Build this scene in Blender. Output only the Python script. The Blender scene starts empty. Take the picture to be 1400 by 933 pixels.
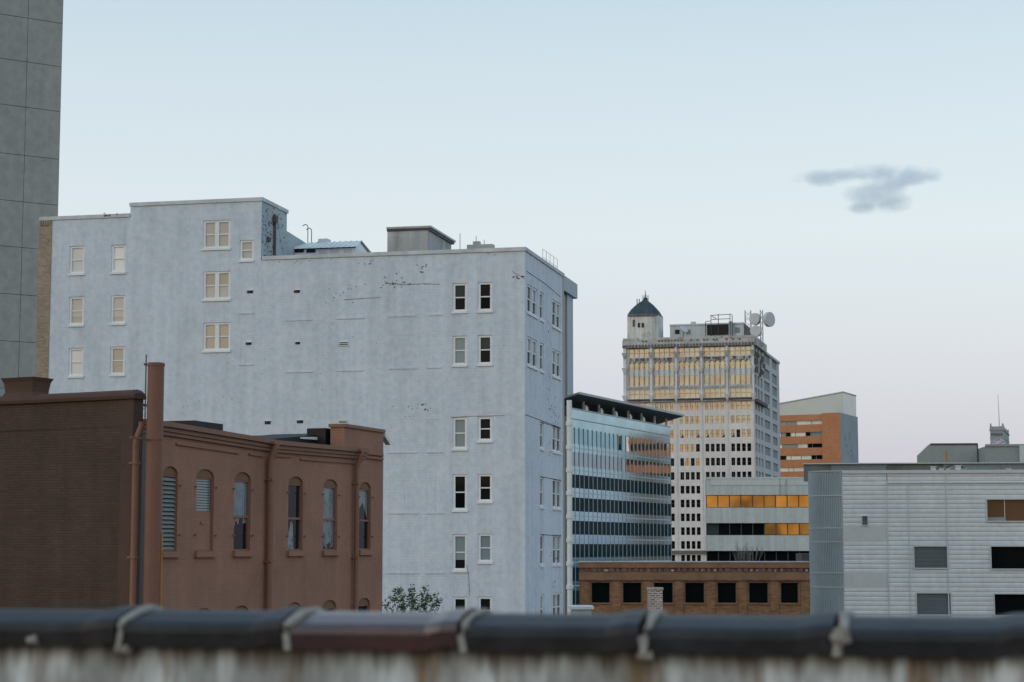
import bpy, math, random
from mathutils import Vector
R = math.radians
rnd = random.Random(11)

# ------------------------------------------------------------------ scene / camera frame
sc = bpy.context.scene
col = sc.collection
F = 2650.0                       # focal length in photo pixels (photo 1400 x 933)
CX, CY, HOR = 700.0, 466.5, 750.0
PITCH = math.atan((HOR - CY) / F)
FH = F / math.cos(PITCH)         # horizontal px per unit slope on the horizon
CAMZ = 16.0


def ray(u, v):
    dx, dy = (u - CX) / F, (CY - v) / F
    c, s = math.cos(PITCH), math.sin(PITCH)
    return Vector((dx, c - dy * s, s + dy * c))


def at(u, v, depth):
    d = ray(u, v)
    return Vector((0, 0, CAMZ)) + d * (depth / d.y)


class Fr:
    """A vertical wall plane: s runs along it to the right, n outwards, z up."""
    def __init__(self, o, d):
        self.o = Vector((o[0], o[1]))
        self.d = Vector((d[0], d[1])).normalized()
        self.n = Vector((self.d.y, -self.d.x))

    @classmethod
    def pix(cls, u, depth, vpoff):
        d = Vector((vpoff, FH))
        if vpoff < 0:
            d = -d
        return cls(((u - CX) / FH * depth, depth), d)

    def turn(self, s, n=0, back=True):
        """The plane that leaves this one at s and runs away to the back."""
        o = self.o + self.d * s + self.n * n
        return Fr(o, -self.n if back else self.n)

    def P(self, s, n, z):
        p = self.o + self.d * s + self.n * n
        return Vector((p.x, p.y, z))

    def px(self, u, v, n=0.0):
        d = ray(u, v)
        o = self.o + self.n * n
        # t*d.xy = o + s*dir
        a, b, c, e = d.x, -self.d.x, d.y, -self.d.y
        det = a * e - b * c
        t = (o.x * e - b * o.y) / det
        s = (a * o.y - c * o.x) / det
        return s, CAMZ + t * d.z

    def rect(self, u0, v0, u1, v1, n=0.0):
        um, vm = (u0 + u1) / 2, (v0 + v1) / 2
        s0, s1 = self.px(u0, vm, n)[0], self.px(u1, vm, n)[0]
        z1, z0 = self.px(um, v0, n)[1], self.px(um, v1, n)[1]
        return s0, s1, z0, z1


# ------------------------------------------------------------------ mesh builder
class MB:
    def __init__(self):
        self.v, self.f, self.m = [], [], []

    def poly(self, pts, m=0):
        b = len(self.v)
        self.v += [Vector(p) for p in pts]
        self.f.append(tuple(range(b, b + len(pts))))
        self.m.append(m)

    def hexa(self, p, m=0):
        """p: 4 bottom + 4 top points."""
        b = len(self.v)
        self.v += [Vector(q) for q in p]
        for q in ((3, 2, 1, 0), (4, 5, 6, 7), (0, 1, 5, 4), (1, 2, 6, 5), (2, 3, 7, 6), (3, 0, 4, 7)):
            self.f.append(tuple(b + i for i in q))
            self.m.append(m)

    def box(self, fr, s0, s1, n0, n1, z0, z1, m=0):
        P = fr.P
        self.hexa([P(s0, n1, z0), P(s1, n1, z0), P(s1, n0, z0), P(s0, n0, z0),
                   P(s0, n1, z1), P(s1, n1, z1), P(s1, n0, z1), P(s0, n0, z1)], m)

    def shell(self, fr, s0, s1, nf, nb, z0, z1, sides='RBLT', m=0):
        P = fr.P
        if 'F' in sides: self.poly([P(s0, nf, z0), P(s1, nf, z0), P(s1, nf, z1), P(s0, nf, z1)], m)
        if 'R' in sides: self.poly([P(s1, nf, z0), P(s1, nb, z0), P(s1, nb, z1), P(s1, nf, z1)], m)
        if 'B' in sides: self.poly([P(s1, nb, z0), P(s0, nb, z0), P(s0, nb, z1), P(s1, nb, z1)], m)
        if 'L' in sides: self.poly([P(s0, nb, z0), P(s0, nf, z0), P(s0, nf, z1), P(s0, nb, z1)], m)
        if 'T' in sides: self.poly([P(s0, nf, z1), P(s1, nf, z1), P(s1, nb, z1), P(s0, nb, z1)], m)

    def tube(self, pts, r, seg=10, m=0, caps=True):
        pts = [Vector(p) for p in pts]
        rs = r if isinstance(r, (list, tuple)) else [r] * len(pts)
        b = len(self.v)
        for i, p in enumerate(pts):
            t = (pts[min(i + 1, len(pts) - 1)] - pts[max(i - 1, 0)]).normalized()
            a = Vector((0, 0, 1)) if abs(t.z) < .9 else Vector((1, 0, 0))
            x = t.cross(a).normalized()
            y = t.cross(x).normalized()
            for k in range(seg):
                g = 2 * math.pi * k / seg
                self.v.append(p + (x * math.cos(g) + y * math.sin(g)) * rs[i])
        for i in range(len(pts) - 1):
            for k in range(seg):
                k2 = (k + 1) % seg
                self.f.append((b + i * seg + k, b + i * seg + k2, b + (i + 1) * seg + k2, b + (i + 1) * seg + k))
                self.m.append(m)
        if caps:
            self.f.append(tuple(b + k for k in range(seg)))
            self.m.append(m)
            e = b + (len(pts) - 1) * seg
            self.f.append(tuple(e + k for k in reversed(range(seg))))
            self.m.append(m)

    def prism(self, fr, outline, n0, n1, m=0):
        """outline [(s,z)] anticlockwise seen from the front; from n0 (back) to n1 (front)."""
        k = len(outline)
        self.poly([fr.P(s, n1, z) for s, z in outline], m)
        self.poly([fr.P(s, n0, z) for s, z in reversed(outline)], m)
        for i in range(k):
            (a, b), (c, d) = outline[i], outline[(i + 1) % k]
            self.poly([fr.P(a, n1, b), fr.P(a, n0, b), fr.P(c, n0, d), fr.P(c, n1, d)], m)

    def wall(self, fr, s0, s1, z0, z1, holes=(), depth=.15, n=0.0, m=0, mr=None, top=None):
        """Wall sheet with rectangular or arched openings and their reveals. hole = (s0,s1,z0,z1[,rise[,depth]])
        top: optional function s -> z for a sloping top edge."""
        mr = m if mr is None else mr
        hs = [h for h in holes if h[1] > s0 and h[0] < s1 and h[3] > z0 and h[2] < z1]
        S = sorted({round(x, 4) for h in hs for x in h[:2] if s0 < x < s1} | {round(s0, 4), round(s1, 4)})
        Z = sorted({round(x, 4) for h in hs for x in h[2:4] if z0 < x < z1} | {round(z0, 4), round(z1, 4)})
        idx = {}

        def vid(s, z):
            if (s, z) not in idx:
                idx[(s, z)] = len(self.v)
                zz = top(s) if top and z == Z[-1] else z
                self.v.append(fr.P(s, n, zz))
            return idx[(s, z)]
        for i in range(len(S) - 1):
            for j in range(len(Z) - 1):
                sm, zm = (S[i] + S[i + 1]) / 2, (Z[j] + Z[j + 1]) / 2
                if any(h[0] < sm < h[1] and h[2] < zm < h[3] for h in hs):
                    continue
                self.f.append((vid(S[i], Z[j]), vid(S[i + 1], Z[j]), vid(S[i + 1], Z[j + 1]), vid(S[i], Z[j + 1])))
                self.m.append(m)
        for h in hs:
            a, b, c, d = h[:4]
            rise = h[4] if len(h) > 4 else 0
            dp = h[5] if len(h) > 5 else depth
            if rise:
                sp = d - rise
                cs, hw = (a + b) / 2, (b - a) / 2
                K = 12
                arc = [(cs - hw * math.cos(math.pi * k / K), sp + rise * math.sin(math.pi * k / K)) for k in range(K + 1)]
                half = K // 2
                self.poly([fr.P(s, n, z) for s, z in arc[:half + 1]] + [fr.P(a, n, d)], m)
                self.poly([fr.P(s, n, z) for s, z in arc[half:]] + [fr.P(b, n, d)], m)
                for (p, q), (r_, t) in zip(arc[:-1], arc[1:]):
                    self.poly([fr.P(p, n, q), fr.P(p, n - dp, q), fr.P(r_, n - dp, t), fr.P(r_, n, t)], mr)
                edges = [((a, c), (a, sp)), ((b, sp), (b, c)), ((b, c), (a, c))]
            else:
                edges = [((a, c), (a, d)), ((a, d), (b, d)), ((b, d), (b, c)), ((b, c), (a, c))]
            for (p, q), (r_, t) in edges:
                self.poly([fr.P(p, n, q), fr.P(p, n - dp, q), fr.P(r_, n - dp, t), fr.P(r_, n, t)], mr)

    def build(self, name, mats, parent=None, smooth=False):
        if not isinstance(mats, (list, tuple)):
            mats = [mats]
        off = world_loc(parent)
        me = bpy.data.meshes.new(name)
        me.from_pydata([tuple(p - off) for p in self.v], [], self.f)
        for m in mats:
            me.materials.append(m)
        me.polygons.foreach_set('material_index', self.m)
        uv = me.uv_layers.new(name='UVMap')
        me.update()
        data = [0.0] * (2 * len(me.loops))
        for p in me.polygons:
            nx, ny, nz = p.normal
            h = math.hypot(nx, ny)
            for li in p.loop_indices:
                c = me.vertices[me.loops[li].vertex_index].co
                if h > .35:
                    data[2 * li] = (-ny * c.x + nx * c.y) / h
                    data[2 * li + 1] = c.z
                else:
                    data[2 * li] = c.x
                    data[2 * li + 1] = c.y
            if smooth:
                p.use_smooth = True
        uv.data.foreach_set('uv', data)
        o = bpy.data.objects.new(name, me)
        col.objects.link(o)
        if parent is not None:
            o.parent = parent
        return o


def world_loc(o):
    v = Vector((0, 0, 0))
    while o is not None:
        v += o.location
        o = o.parent
    return v


def thing(name, loc, label, cat, group=None):
    o = bpy.data.objects.new(name, None)
    o.empty_display_size = .5
    col.objects.link(o)
    o.location = loc
    return tag(o, label, cat, group)


def tag(o, label, cat, group=None):
    o['label'] = label
    o['category'] = cat
    if group:
        o['group'] = group
    return o


def dup(o, loc):
    c = o.copy()
    col.objects.link(c)
    c.location = loc
    for ch in list(o.children):
        d = ch.copy()
        col.objects.link(d)
        d.parent = c
        for g in ch.children:
            e = g.copy()
            col.objects.link(e)
            e.parent = d
    return c


# ------------------------------------------------------------------ materials
def nd(nt, typ, **kw):
    n = nt.nodes.new(typ)
    for k, v in kw.items():
        if k in n.inputs.keys() if isinstance(k, str) else False:
            n.inputs[k].default_value = v
        else:
            setattr(n, k, v)
    return n


def M(name, c, rough=.85, var=.12, scale=.6, streak=0.0, streak_col=None, fine=.06, brick=None,
      metal=0.0, spec=.35, bump=0.0, stain=None, stain_amt=0.0, stain_scale=.3, stain_lo=.55, wave=None, coat=0.0):
    """Procedural surface: broad mottling, fine grain, vertical streaks, stains, optional brick courses."""
    m = bpy.data.materials.new(name)
    m.use_nodes = True
    nt = m.node_tree
    L = nt.links.new
    bs = nt.nodes['Principled BSDF']
    bs.inputs['Roughness'].default_value = rough
    bs.inputs['Metallic'].default_value = metal
    bs.inputs['Specular IOR Level'].default_value = spec
    bs.inputs['Coat Weight'].default_value = coat
    uvn = nd(nt, 'ShaderNodeUVMap')
    uvn.uv_map = 'UVMap'
    UV = uvn.outputs['UV']
    tc = nd(nt, 'ShaderNodeTexCoord')
    OB = tc.outputs['Object']
    base = nd(nt, 'ShaderNodeRGB')
    base.outputs[0].default_value = (*c, 1)
    cur = base.outputs[0]
    height = None
    if brick:
        bw, bh, mort, mix_, bcol = brick
        bt = nd(nt, 'ShaderNodeTexBrick')
        bt.inputs['Scale'].default_value = 1
        bt.inputs['Brick Width'].default_value = bw
        bt.inputs['Row Height'].default_value = bh
        bt.inputs['Mortar Size'].default_value = mort
        bt.inputs['Mortar Smooth'].default_value = .3
        bt.inputs['Color1'].default_value = (*[min(1, x * (1 + mix_)) for x in c], 1)
        bt.inputs['Color2'].default_value = (*[x * (1 - mix_) for x in c], 1)
        bt.inputs['Mortar'].default_value = (*bcol, 1)
        L(UV, bt.inputs['Vector'])
        cur = bt.outputs['Color']
        height = bt.outputs['Fac']

    def mul(cur, tex, lo, hi):
        mr = nd(nt, 'ShaderNodeMapRange')
        mr.inputs['From Min'].default_value = .3
        mr.inputs['From Max'].default_value = .7
        mr.inputs['To Min'].default_value = lo
        mr.inputs['To Max'].default_value = hi
        L(tex, mr.inputs['Value'])
        mx = nd(nt, 'ShaderNodeVectorMath', operation='SCALE')
        L(cur, mx.inputs[0])
        L(mr.outputs[0], mx.inputs['Scale'])
        return mx.outputs[0]

    def noise(vec, scl, det=4, rg=.6, dist=0.0, sx=1, sy=1):
        if sx != 1 or sy != 1:
            mp = nd(nt, 'ShaderNodeMapping')
            mp.inputs['Scale'].default_value = (sx, sy, 1)
            L(vec, mp.inputs['Vector'])
            vec = mp.outputs[0]
        n = nd(nt, 'ShaderNodeTexNoise')
        n.inputs['Scale'].default_value = scl
        n.inputs['Detail'].default_value = det
        n.inputs['Roughness'].default_value = rg
        n.inputs['Distortion'].default_value = dist
        L(vec, n.inputs['Vector'])
        return n.outputs['Fac']
    if var:
        cur = mul(cur, noise(OB, scale, 5, .65, .4), 1 - var, 1 + var)
    if fine:
        cur = mul(cur, noise(OB, scale * 14, 3), 1 - fine, 1 + fine)
    if streak:
        cur2 = mul(cur, noise(UV, 1.0, 4, .6, 0, 1.6, .09), 1 - streak, 1 + streak * .6)
        cur = cur2
    if stain:
        f = noise(UV if streak else OB, stain_scale, 6, .7, .6)
        mr = nd(nt, 'ShaderNodeMapRange')
        mr.inputs['From Min'].default_value = stain_lo
        mr.inputs['From Max'].default_value = stain_lo + .18
        mr.inputs['To Max'].default_value = stain_amt
        L(f, mr.inputs['Value'])
        mx = nd(nt, 'ShaderNodeMix', data_type='RGBA')
        L(mr.outputs[0], mx.inputs[0])
        L(cur, mx.inputs[6])
        mx.inputs[7].default_value = (*stain, 1)
        cur = mx.outputs[2]
    L(cur, bs.inputs['Base Color'])
    if bump:
        bp = nd(nt, 'ShaderNodeBump')
        bp.inputs['Strength'].default_value = min(1, bump)
        bp.inputs['Distance'].default_value = .03
        if height is not None:
            inv = nd(nt, 'ShaderNodeMath', operation='SUBTRACT')
            inv.inputs[0].default_value = 1
            L(height, inv.inputs[1])
            ad = nd(nt, 'ShaderNodeMath', operation='MULTIPLY_ADD')
            L(noise(OB, scale * 10, 4), ad.inputs[0])
            ad.inputs[1].default_value = .6
            L(inv.outputs[0], ad.inputs[2])
            L(ad.outputs[0], bp.inputs['Height'])
        else:
            L(noise(OB, scale * 8, 5), bp.inputs['Height'])
        L(bp.outputs[0], bs.inputs['Normal'])
    return m


def G(name, c, rough=.04, metal=0.0, spec=.5, wob=.012, wscale=.25, var=.15, ior=1.5):
    """Window glass: a dark or blind-coloured body under a shiny, slightly wavy face."""
    m = bpy.data.materials.new(name)
    m.use_nodes = True
    nt = m.node_tree
    L = nt.links.new
    bs = nt.nodes['Principled BSDF']
    bs.inputs['Roughness'].default_value = rough
    bs.inputs['Metallic'].default_value = metal
    bs.inputs['Specular IOR Level'].default_value = spec
    bs.inputs['IOR'].default_value = ior
    tc = nd(nt, 'ShaderNodeTexCoord')
    n = nd(nt, 'ShaderNodeTexNoise')
    n.inputs['Scale'].default_value = wscale
    n.inputs['Detail'].default_value = 2
    L(tc.outputs['Object'], n.inputs['Vector'])
    mr = nd(nt, 'ShaderNodeMapRange')
    mr.inputs['From Min'].default_value = .3
    mr.inputs['From Max'].default_value = .7
    mr.inputs['To Min'].default_value = 1 - var
    mr.inputs['To Max'].default_value = 1 + var
    L(n.outputs['Fac'], mr.inputs['Value'])
    sm = nd(nt, 'ShaderNodeVectorMath', operation='SCALE')
    sm.inputs[0].default_value = c
    L(mr.outputs[0], sm.inputs['Scale'])
    L(sm.outputs[0], bs.inputs['Base Color'])
    bp = nd(nt, 'ShaderNodeBump')
    bp.inputs['Strength'].default_value = .5
    bp.inputs['Distance'].default_value = wob * 4
    L(n.outputs['Fac'], bp.inputs['Height'])
    L(bp.outputs[0], bs.inputs['Normal'])
    return m


mt = {}
mt['white_paint'] = M('white_wall_paint', (.54, .635, .73), var=.05, scale=.22, streak=.11, fine=.08, rough=.8,
                      brick=(.42, .16, .010, .015, (.515, .605, .695)), bump=.4, stain=(.65, .72, .77), stain_amt=.5, stain_scale=.8, stain_lo=.49)
mt['white_coping'] = M('coping_paint', (.50, .55, .58), var=.2, scale=.8, stain=(.24, .26, .27), stain_amt=.8, stain_scale=1.3, stain_lo=.6)
mt['frame_white'] = M('window_frame_paint', (.68, .74, .78), rough=.5, var=.05)
mt['chip'] = M('flaked_paint_brick', (.10, .09, .085), var=.3, scale=3)
mt['crack'] = M('shadow_gap', (.10, .11, .12), var=.2)
mt['old_paint'] = M('flaking_blue_paint', (.33, .41, .46), var=.18, scale=.5, stain=(.08, .09, .10), stain_amt=.9, stain_scale=2.2, stain_lo=.62, bump=.4)
mt['tan_brick'] = M('tan_brick', (.32, .27, .20), brick=(.24, .09, .012, .18, (.22, .20, .17)), bump=.5, var=.2)
mt['pier_grey'] = M('grey_buff_brick', (.36, .37, .35), var=.15)
mt['zinc_blue'] = M('pale_blue_sheet_metal', (.66, .73, .73), rough=.6, var=.12, scale=.6, metal=.05)
mt['bulk_grey'] = M('weathered_render', (.36, .39, .40), var=.25, scale=.5, streak=.3)
mt['dark_metal'] = M('dark_metal', (.05, .055, .06), rough=.5, var=.2)
mt['grey_metal'] = M('grey_metal', (.30, .33, .35), rough=.45, var=.15, metal=.3)
mt['black'] = M('black_opening', (.008, .009, .010), rough=.6, var=.2)
mt['g_dark'] = G('dark_glass', (.010, .014, .016), spec=.08)
mt['g_deep'] = G('dark_room_glass', (.005, .007, .008), spec=.5, ior=1.12)
mt['g_grey'] = G('grey_blind_glass', (.22, .28, .31), spec=.3)
mt['g_mid'] = G('dim_blind_glass', (.04, .055, .06), spec=.12)
mt['g_curtain'] = G('net_curtain_glass', (.15, .205, .23), spec=.2, var=.2, wscale=1.5)
mt['g_cream'] = G('cream_blind_glass', (.50, .49, .45))  # cream and tan bodies paint the reflected evening glow
mt['g_tan'] = G('tan_blind_glass', (.45, .41, .34))
mt['g_white'] = G('white_blind_glass', (.66, .70, .69))
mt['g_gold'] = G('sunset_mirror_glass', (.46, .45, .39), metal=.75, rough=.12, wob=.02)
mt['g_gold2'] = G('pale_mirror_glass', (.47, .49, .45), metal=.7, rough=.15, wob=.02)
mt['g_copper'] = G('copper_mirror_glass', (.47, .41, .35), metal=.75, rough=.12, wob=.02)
mt['g_amber'] = G('amber_mirror_glass', (.56, .35, .12), metal=.85, rough=.10, wob=.03, var=.30, wscale=.16)  # sunset reflection put into the amber tint
mt['g_amber2'] = G('dim_amber_mirror_glass', (.43, .27, .10), metal=.85, rough=.12, wob=.03, var=.35, wscale=.2)  # dimmer copy paints the darker reflections of some panes
mt['g_teal'] = G('teal_mirror_glass', (.15, .34, .42), metal=.97, rough=.03, wob=.002)
mt['g_teal2'] = G('teal_grey_glass', (.20, .29, .34), metal=.95, rough=.05, wob=.002)
mt['g_clear'] = G('clear_mirror_glass', (.80, .62, .50), metal=.97, rough=.03, wob=.004)  # warm tint paints in the orange brick reflection
mt['g_spandrel'] = G('spandrel_glass', (.27, .46, .53), metal=.95, rough=.1, wob=.002)
mt['g_office'] = G('office_dark_glass', (.017, .034, .040), spec=.5, ior=1.04, wob=.002)
mt['side_glass'] = G('blue_grey_glass', (.20, .245, .27), spec=.1, rough=.55)
mt['brown_paint'] = M('brown_painted_brick', (.285, .158, .115), var=.13, scale=.5, fine=.05, streak=.07,
                      brick=(.3, .085, .006, .02, (.240, .131, .095)), bump=.5)
mt['brown_trim'] = M('brown_trim_paint', (.20, .106, .072), rough=.6, var=.1)
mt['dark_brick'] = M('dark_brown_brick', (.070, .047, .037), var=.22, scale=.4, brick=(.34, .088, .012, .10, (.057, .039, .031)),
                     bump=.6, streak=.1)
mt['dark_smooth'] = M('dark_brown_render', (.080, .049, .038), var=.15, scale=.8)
mt['jamb'] = M('ochre_jamb_paint', (.17, .10, .055), var=.15)
mt['flue'] = M('brown_flue_paint', (.165, .083, .058), rough=.55, var=.08)
mt['rust'] = M('orange_conduit', (.40, .17, .04), rough=.6)
mt['shutter'] = M('louvre_slat', (.16, .20, .20), rough=.5)
mt['conc_dark'] = M('tower_concrete', (.305, .33, .322), var=.06, scale=.12, fine=.10, streak=.06)
mt['joint'] = M('panel_joint', (.10, .115, .115), var=.1)
mt['slab_pale'] = M('pale_slab_concrete', (.40, .47, .53), var=.06, scale=.15)
mt['slab_dark'] = M('dark_slab_glass', (.05, .07, .085), rough=.3)
mt['alu'] = M('painted_aluminium', (.33, .48, .55), rough=.4, var=.05, metal=.1)
mt['alu_white'] = M('white_column_paint', (.62, .69, .71), rough=.45, var=.08)
mt['soffit'] = M('grey_soffit', (.13, .155, .165), var=.15, rough=.6, scale=.08)
mt['canopy'] = M('canopy_metal', (.30, .37, .41), rough=.4, var=.05)
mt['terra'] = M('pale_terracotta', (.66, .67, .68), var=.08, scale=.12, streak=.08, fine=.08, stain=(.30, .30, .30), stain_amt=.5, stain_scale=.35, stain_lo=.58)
mt['terra_side'] = M('pale_terracotta_side', (.46, .51, .54), var=.08, scale=.12, streak=.1)  # darker, cooler terracotta copy: the side's shade put into the colour
mt['terra_dirty'] = M('sooty_terracotta', (.43, .445, .45), var=.3, scale=.35, stain=(.07, .075, .08), stain_amt=.8, stain_scale=.5, stain_lo=.52)
mt['ornament'] = M('dark_ornament', (.13, .13, .135), var=.4, scale=.6)
mt['patina'] = M('copper_patina', (.045, .075, .09), var=.35, scale=.35, streak=.3)
mt['stucco_old'] = M('stained_white_stucco', (.60, .63, .61), var=.15, scale=.25, stain=(.10, .11, .11), stain_amt=.8, stain_scale=.28, stain_lo=.57, streak=.3)
mt['dish'] = M('dish_white', (.50, .55, .57), rough=.5, var=.08)
mt['orange_brick'] = M('orange_brick', (.47, .215, .105), brick=(.8, .25, .03, .10, (.42, .21, .11)), var=.07, scale=.15)
mt['hosp_side'] = M('blue_grey_cladding', (.27, .34, .38), var=.12, scale=.2)  # brick side away from the glow, its shade put into the colour
mt['hosp_glass'] = G('milky_glass', (.52, .58, .57), rough=.25, spec=.5, var=.07, wscale=.12)
mt['conc_pale'] = M('pale_precast', (.47, .53, .545), var=.07, scale=.15, streak=.16, fine=.06)
mt['conc_pale2'] = M('parapet_sheet', (.49, .56, .58), var=.05, scale=.2)
mt['red_brick'] = M('red_brown_brick', (.25, .135, .070), brick=(.5, .16, .02, .25, (.16, .10, .06)), var=.25, scale=.35)
mt['red_trim'] = M('brown_stone_trim', (.23, .135, .08), var=.25, scale=.6)
mt['corbel'] = M('mauve_brick_corbel', (.17, .10, .10), var=.5, scale=1.2)
mt['corr'] = M('ribbed_pale_metal', (.57, .615, .64), rough=.5, var=.06, scale=.15, metal=.15, streak=.05)
mt['corr_flat'] = M('flat_pale_metal', (.49, .54, .565), rough=.5, var=.06, metal=.15)
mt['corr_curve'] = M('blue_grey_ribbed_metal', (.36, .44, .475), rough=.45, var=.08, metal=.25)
mt['louvre_grey'] = M('grey_louvre', (.19, .225, .245), rough=.6, var=.1)
mt['g_brown'] = G('brown_room_glass', (.10, .055, .035), spec=.4)
mt['roof_strip'] = M('roof_screen', (.13, .145, .14), var=.35, scale=.5)
mt['roof_teal'] = M('teal_roof_panel', (.20, .26, .26), var=.2)
mt['box_grey'] = M('grey_green_sheet', (.255, .295, .30), rough=.6, var=.05, scale=.2)
mt['clock_stone'] = M('clock_tower_stone', (.30, .345, .36), var=.12, scale=.2)
mt['clock_face'] = M('clock_dial', (.50, .49, .62), rough=.4, var=.03)
mt['ink'] = M('clock_ink', (.03, .035, .07), rough=.5)
mt['yellow'] = M('ochre_pole', (.34, .21, .05), rough=.5)
mt['pink_brick'] = M('pink_grey_brick', (.30, .19, .165), brick=(.42, .16, .05, .6, (.52, .48, .46)), var=.25, scale=1)
mt['white_flat'] = M('white_sheet', (.62, .67, .70), rough=.6)
mt['tile'] = M('glazed_clay_tile', (.012, .013, .016), rough=.45, var=.6, scale=7, spec=.28, stain=(.035, .036, .036), stain_amt=.5, stain_scale=7, stain_lo=.55, bump=.15)
mt['tile_red'] = M('oxblood_glazed_tile', (.045, .013, .012), rough=.25, var=.4, scale=5, spec=.7, bump=.1)
mt['mortar'] = M('lime_mortar', (.42, .41, .38), var=.3, scale=9, bump=1.0)
mt['bark'] = M('bark', (.10, .08, .065), var=.3, scale=4)
mt['twig'] = M('bare_twig', (.19, .195, .19), var=.2)
mt['asphalt'] = M('asphalt', (.05, .05, .052), var=.2, scale=.2)
mt['deck'] = M('deck_concrete', (.28, .28, .27), var=.2, scale=.5)


def stained_wall():
    m = bpy.data.materials.new('streaked_parapet_render')
    m.use_nodes = True
    nt = m.node_tree
    L = nt.links.new
    bs = nt.nodes['Principled BSDF']
    bs.inputs['Roughness'].default_value = .9
    uv = nd(nt, 'ShaderNodeUVMap')
    uv.uv_map = 'UVMap'
    mp = nd(nt, 'ShaderNodeMapping')
    mp.inputs['Scale'].default_value = (3.6, .8, 1)
    L(uv.outputs[0], mp.inputs[0])
    n1 = nd(nt, 'ShaderNodeTexNoise')
    n1.inputs['Scale'].default_value = 1
    n1.inputs['Detail'].default_value = 5
    n1.inputs['Roughness'].default_value = .65
    L(mp.outputs[0], n1.inputs['Vector'])
    mp2 = nd(nt, 'ShaderNodeMapping')
    mp2.inputs['Scale'].default_value = (6, .7, 1)
    mp2.inputs['Location'].default_value = (31, 7, 0)
    L(uv.outputs[0], mp2.inputs[0])
    n2 = nd(nt, 'ShaderNodeTexNoise')
    n2.inputs['Scale'].default_value = 1
    n2.inputs['Detail'].default_value = 4
    L(mp2.outputs[0], n2.inputs['Vector'])
    r1 = nd(nt, 'ShaderNodeValToRGB')
    e = r1.color_ramp.elements
    e[0].position, e[0].color = .30, (.13, .125, .115, 1)
    e[1].position, e[1].color = .64, (.56, .63, .66, 1)
    x = e.new(.50)
    x.color = (.30, .33, .335, 1)
    L(n1.outputs['Fac'], r1.inputs[0])
    mr = nd(nt, 'ShaderNodeMapRange')
    mr.inputs['From Min'].default_value = .53
    mr.inputs['From Max'].default_value = .64
    mr.inputs['To Max'].default_value = .9
    L(n2.outputs['Fac'], mr.inputs['Value'])
    mx = nd(nt, 'ShaderNodeMix', data_type='RGBA')
    L(mr.outputs[0], mx.inputs[0])
    L(r1.outputs[0], mx.inputs[6])
    mx.inputs[7].default_value = (.155, .105, .050, 1)
    # coping's shadow painted under it, with dirt washed down: ragged drips of different length
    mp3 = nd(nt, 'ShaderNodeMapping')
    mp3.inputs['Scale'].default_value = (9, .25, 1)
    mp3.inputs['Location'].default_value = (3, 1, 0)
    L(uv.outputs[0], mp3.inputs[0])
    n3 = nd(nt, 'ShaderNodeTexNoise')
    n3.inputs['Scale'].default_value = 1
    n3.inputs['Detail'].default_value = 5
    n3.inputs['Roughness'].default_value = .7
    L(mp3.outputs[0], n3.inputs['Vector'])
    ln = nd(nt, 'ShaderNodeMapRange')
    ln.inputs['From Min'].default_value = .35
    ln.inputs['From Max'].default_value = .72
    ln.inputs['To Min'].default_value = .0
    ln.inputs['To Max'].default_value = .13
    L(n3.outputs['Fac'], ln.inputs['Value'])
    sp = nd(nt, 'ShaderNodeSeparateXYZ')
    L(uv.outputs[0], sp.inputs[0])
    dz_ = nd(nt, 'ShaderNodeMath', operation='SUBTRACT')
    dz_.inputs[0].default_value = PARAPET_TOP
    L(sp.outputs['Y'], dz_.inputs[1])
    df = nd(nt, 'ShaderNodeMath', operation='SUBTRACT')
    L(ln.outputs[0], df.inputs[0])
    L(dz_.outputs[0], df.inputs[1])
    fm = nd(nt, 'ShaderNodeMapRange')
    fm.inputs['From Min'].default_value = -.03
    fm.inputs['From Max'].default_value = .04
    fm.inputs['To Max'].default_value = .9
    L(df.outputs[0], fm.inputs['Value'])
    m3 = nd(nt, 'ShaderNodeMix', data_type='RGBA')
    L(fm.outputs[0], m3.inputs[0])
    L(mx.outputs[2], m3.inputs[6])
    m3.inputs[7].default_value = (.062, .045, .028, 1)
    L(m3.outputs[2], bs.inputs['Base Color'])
    return m


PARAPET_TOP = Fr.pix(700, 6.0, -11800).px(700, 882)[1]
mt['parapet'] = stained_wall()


def leaf_mat():
    m = bpy.data.materials.new('leaf')
    m.use_nodes = True
    nt = m.node_tree
    bs = nt.nodes['Principled BSDF']
    bs.inputs['Roughness'].default_value = .55
    g = nd(nt, 'ShaderNodeNewGeometry')
    r = nd(nt, 'ShaderNodeValToRGB')
    r.color_ramp.elements[0].color = (.035, .075, .03, 1)
    r.color_ramp.elements[1].color = (.085, .14, .06, 1)
    nt.links.new(g.outputs['Random Per Island'], r.inputs[0])
    nt.links.new(r.outputs[0], bs.inputs['Base Color'])
    return m


mt['leaf'] = leaf_mat()


# ------------------------------------------------------------------ window builders
def chips(mb, fr, regions, m, n=.004):
    """Small irregular flakes where the paint has come off, a few millimetres proud of the wall sheet."""
    for (u0, v0, u1, v1, cnt, big) in regions:
        for _ in range(cnt):
            s, z = fr.px(rnd.uniform(u0, u1), rnd.uniform(v0, v1))
            k = rnd.randint(5, 7)
            w, h = big * rnd.uniform(.4, 1.3), big * rnd.uniform(.25, .7)
            pts = []
            for i in range(k):
                a = 2 * math.pi * i / k
                q = rnd.uniform(.55, 1.1)
                pts.append(fr.P(s + w * q * math.cos(a), n, z + h * q * math.sin(a)))
            mb.poly(pts, m)


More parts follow.
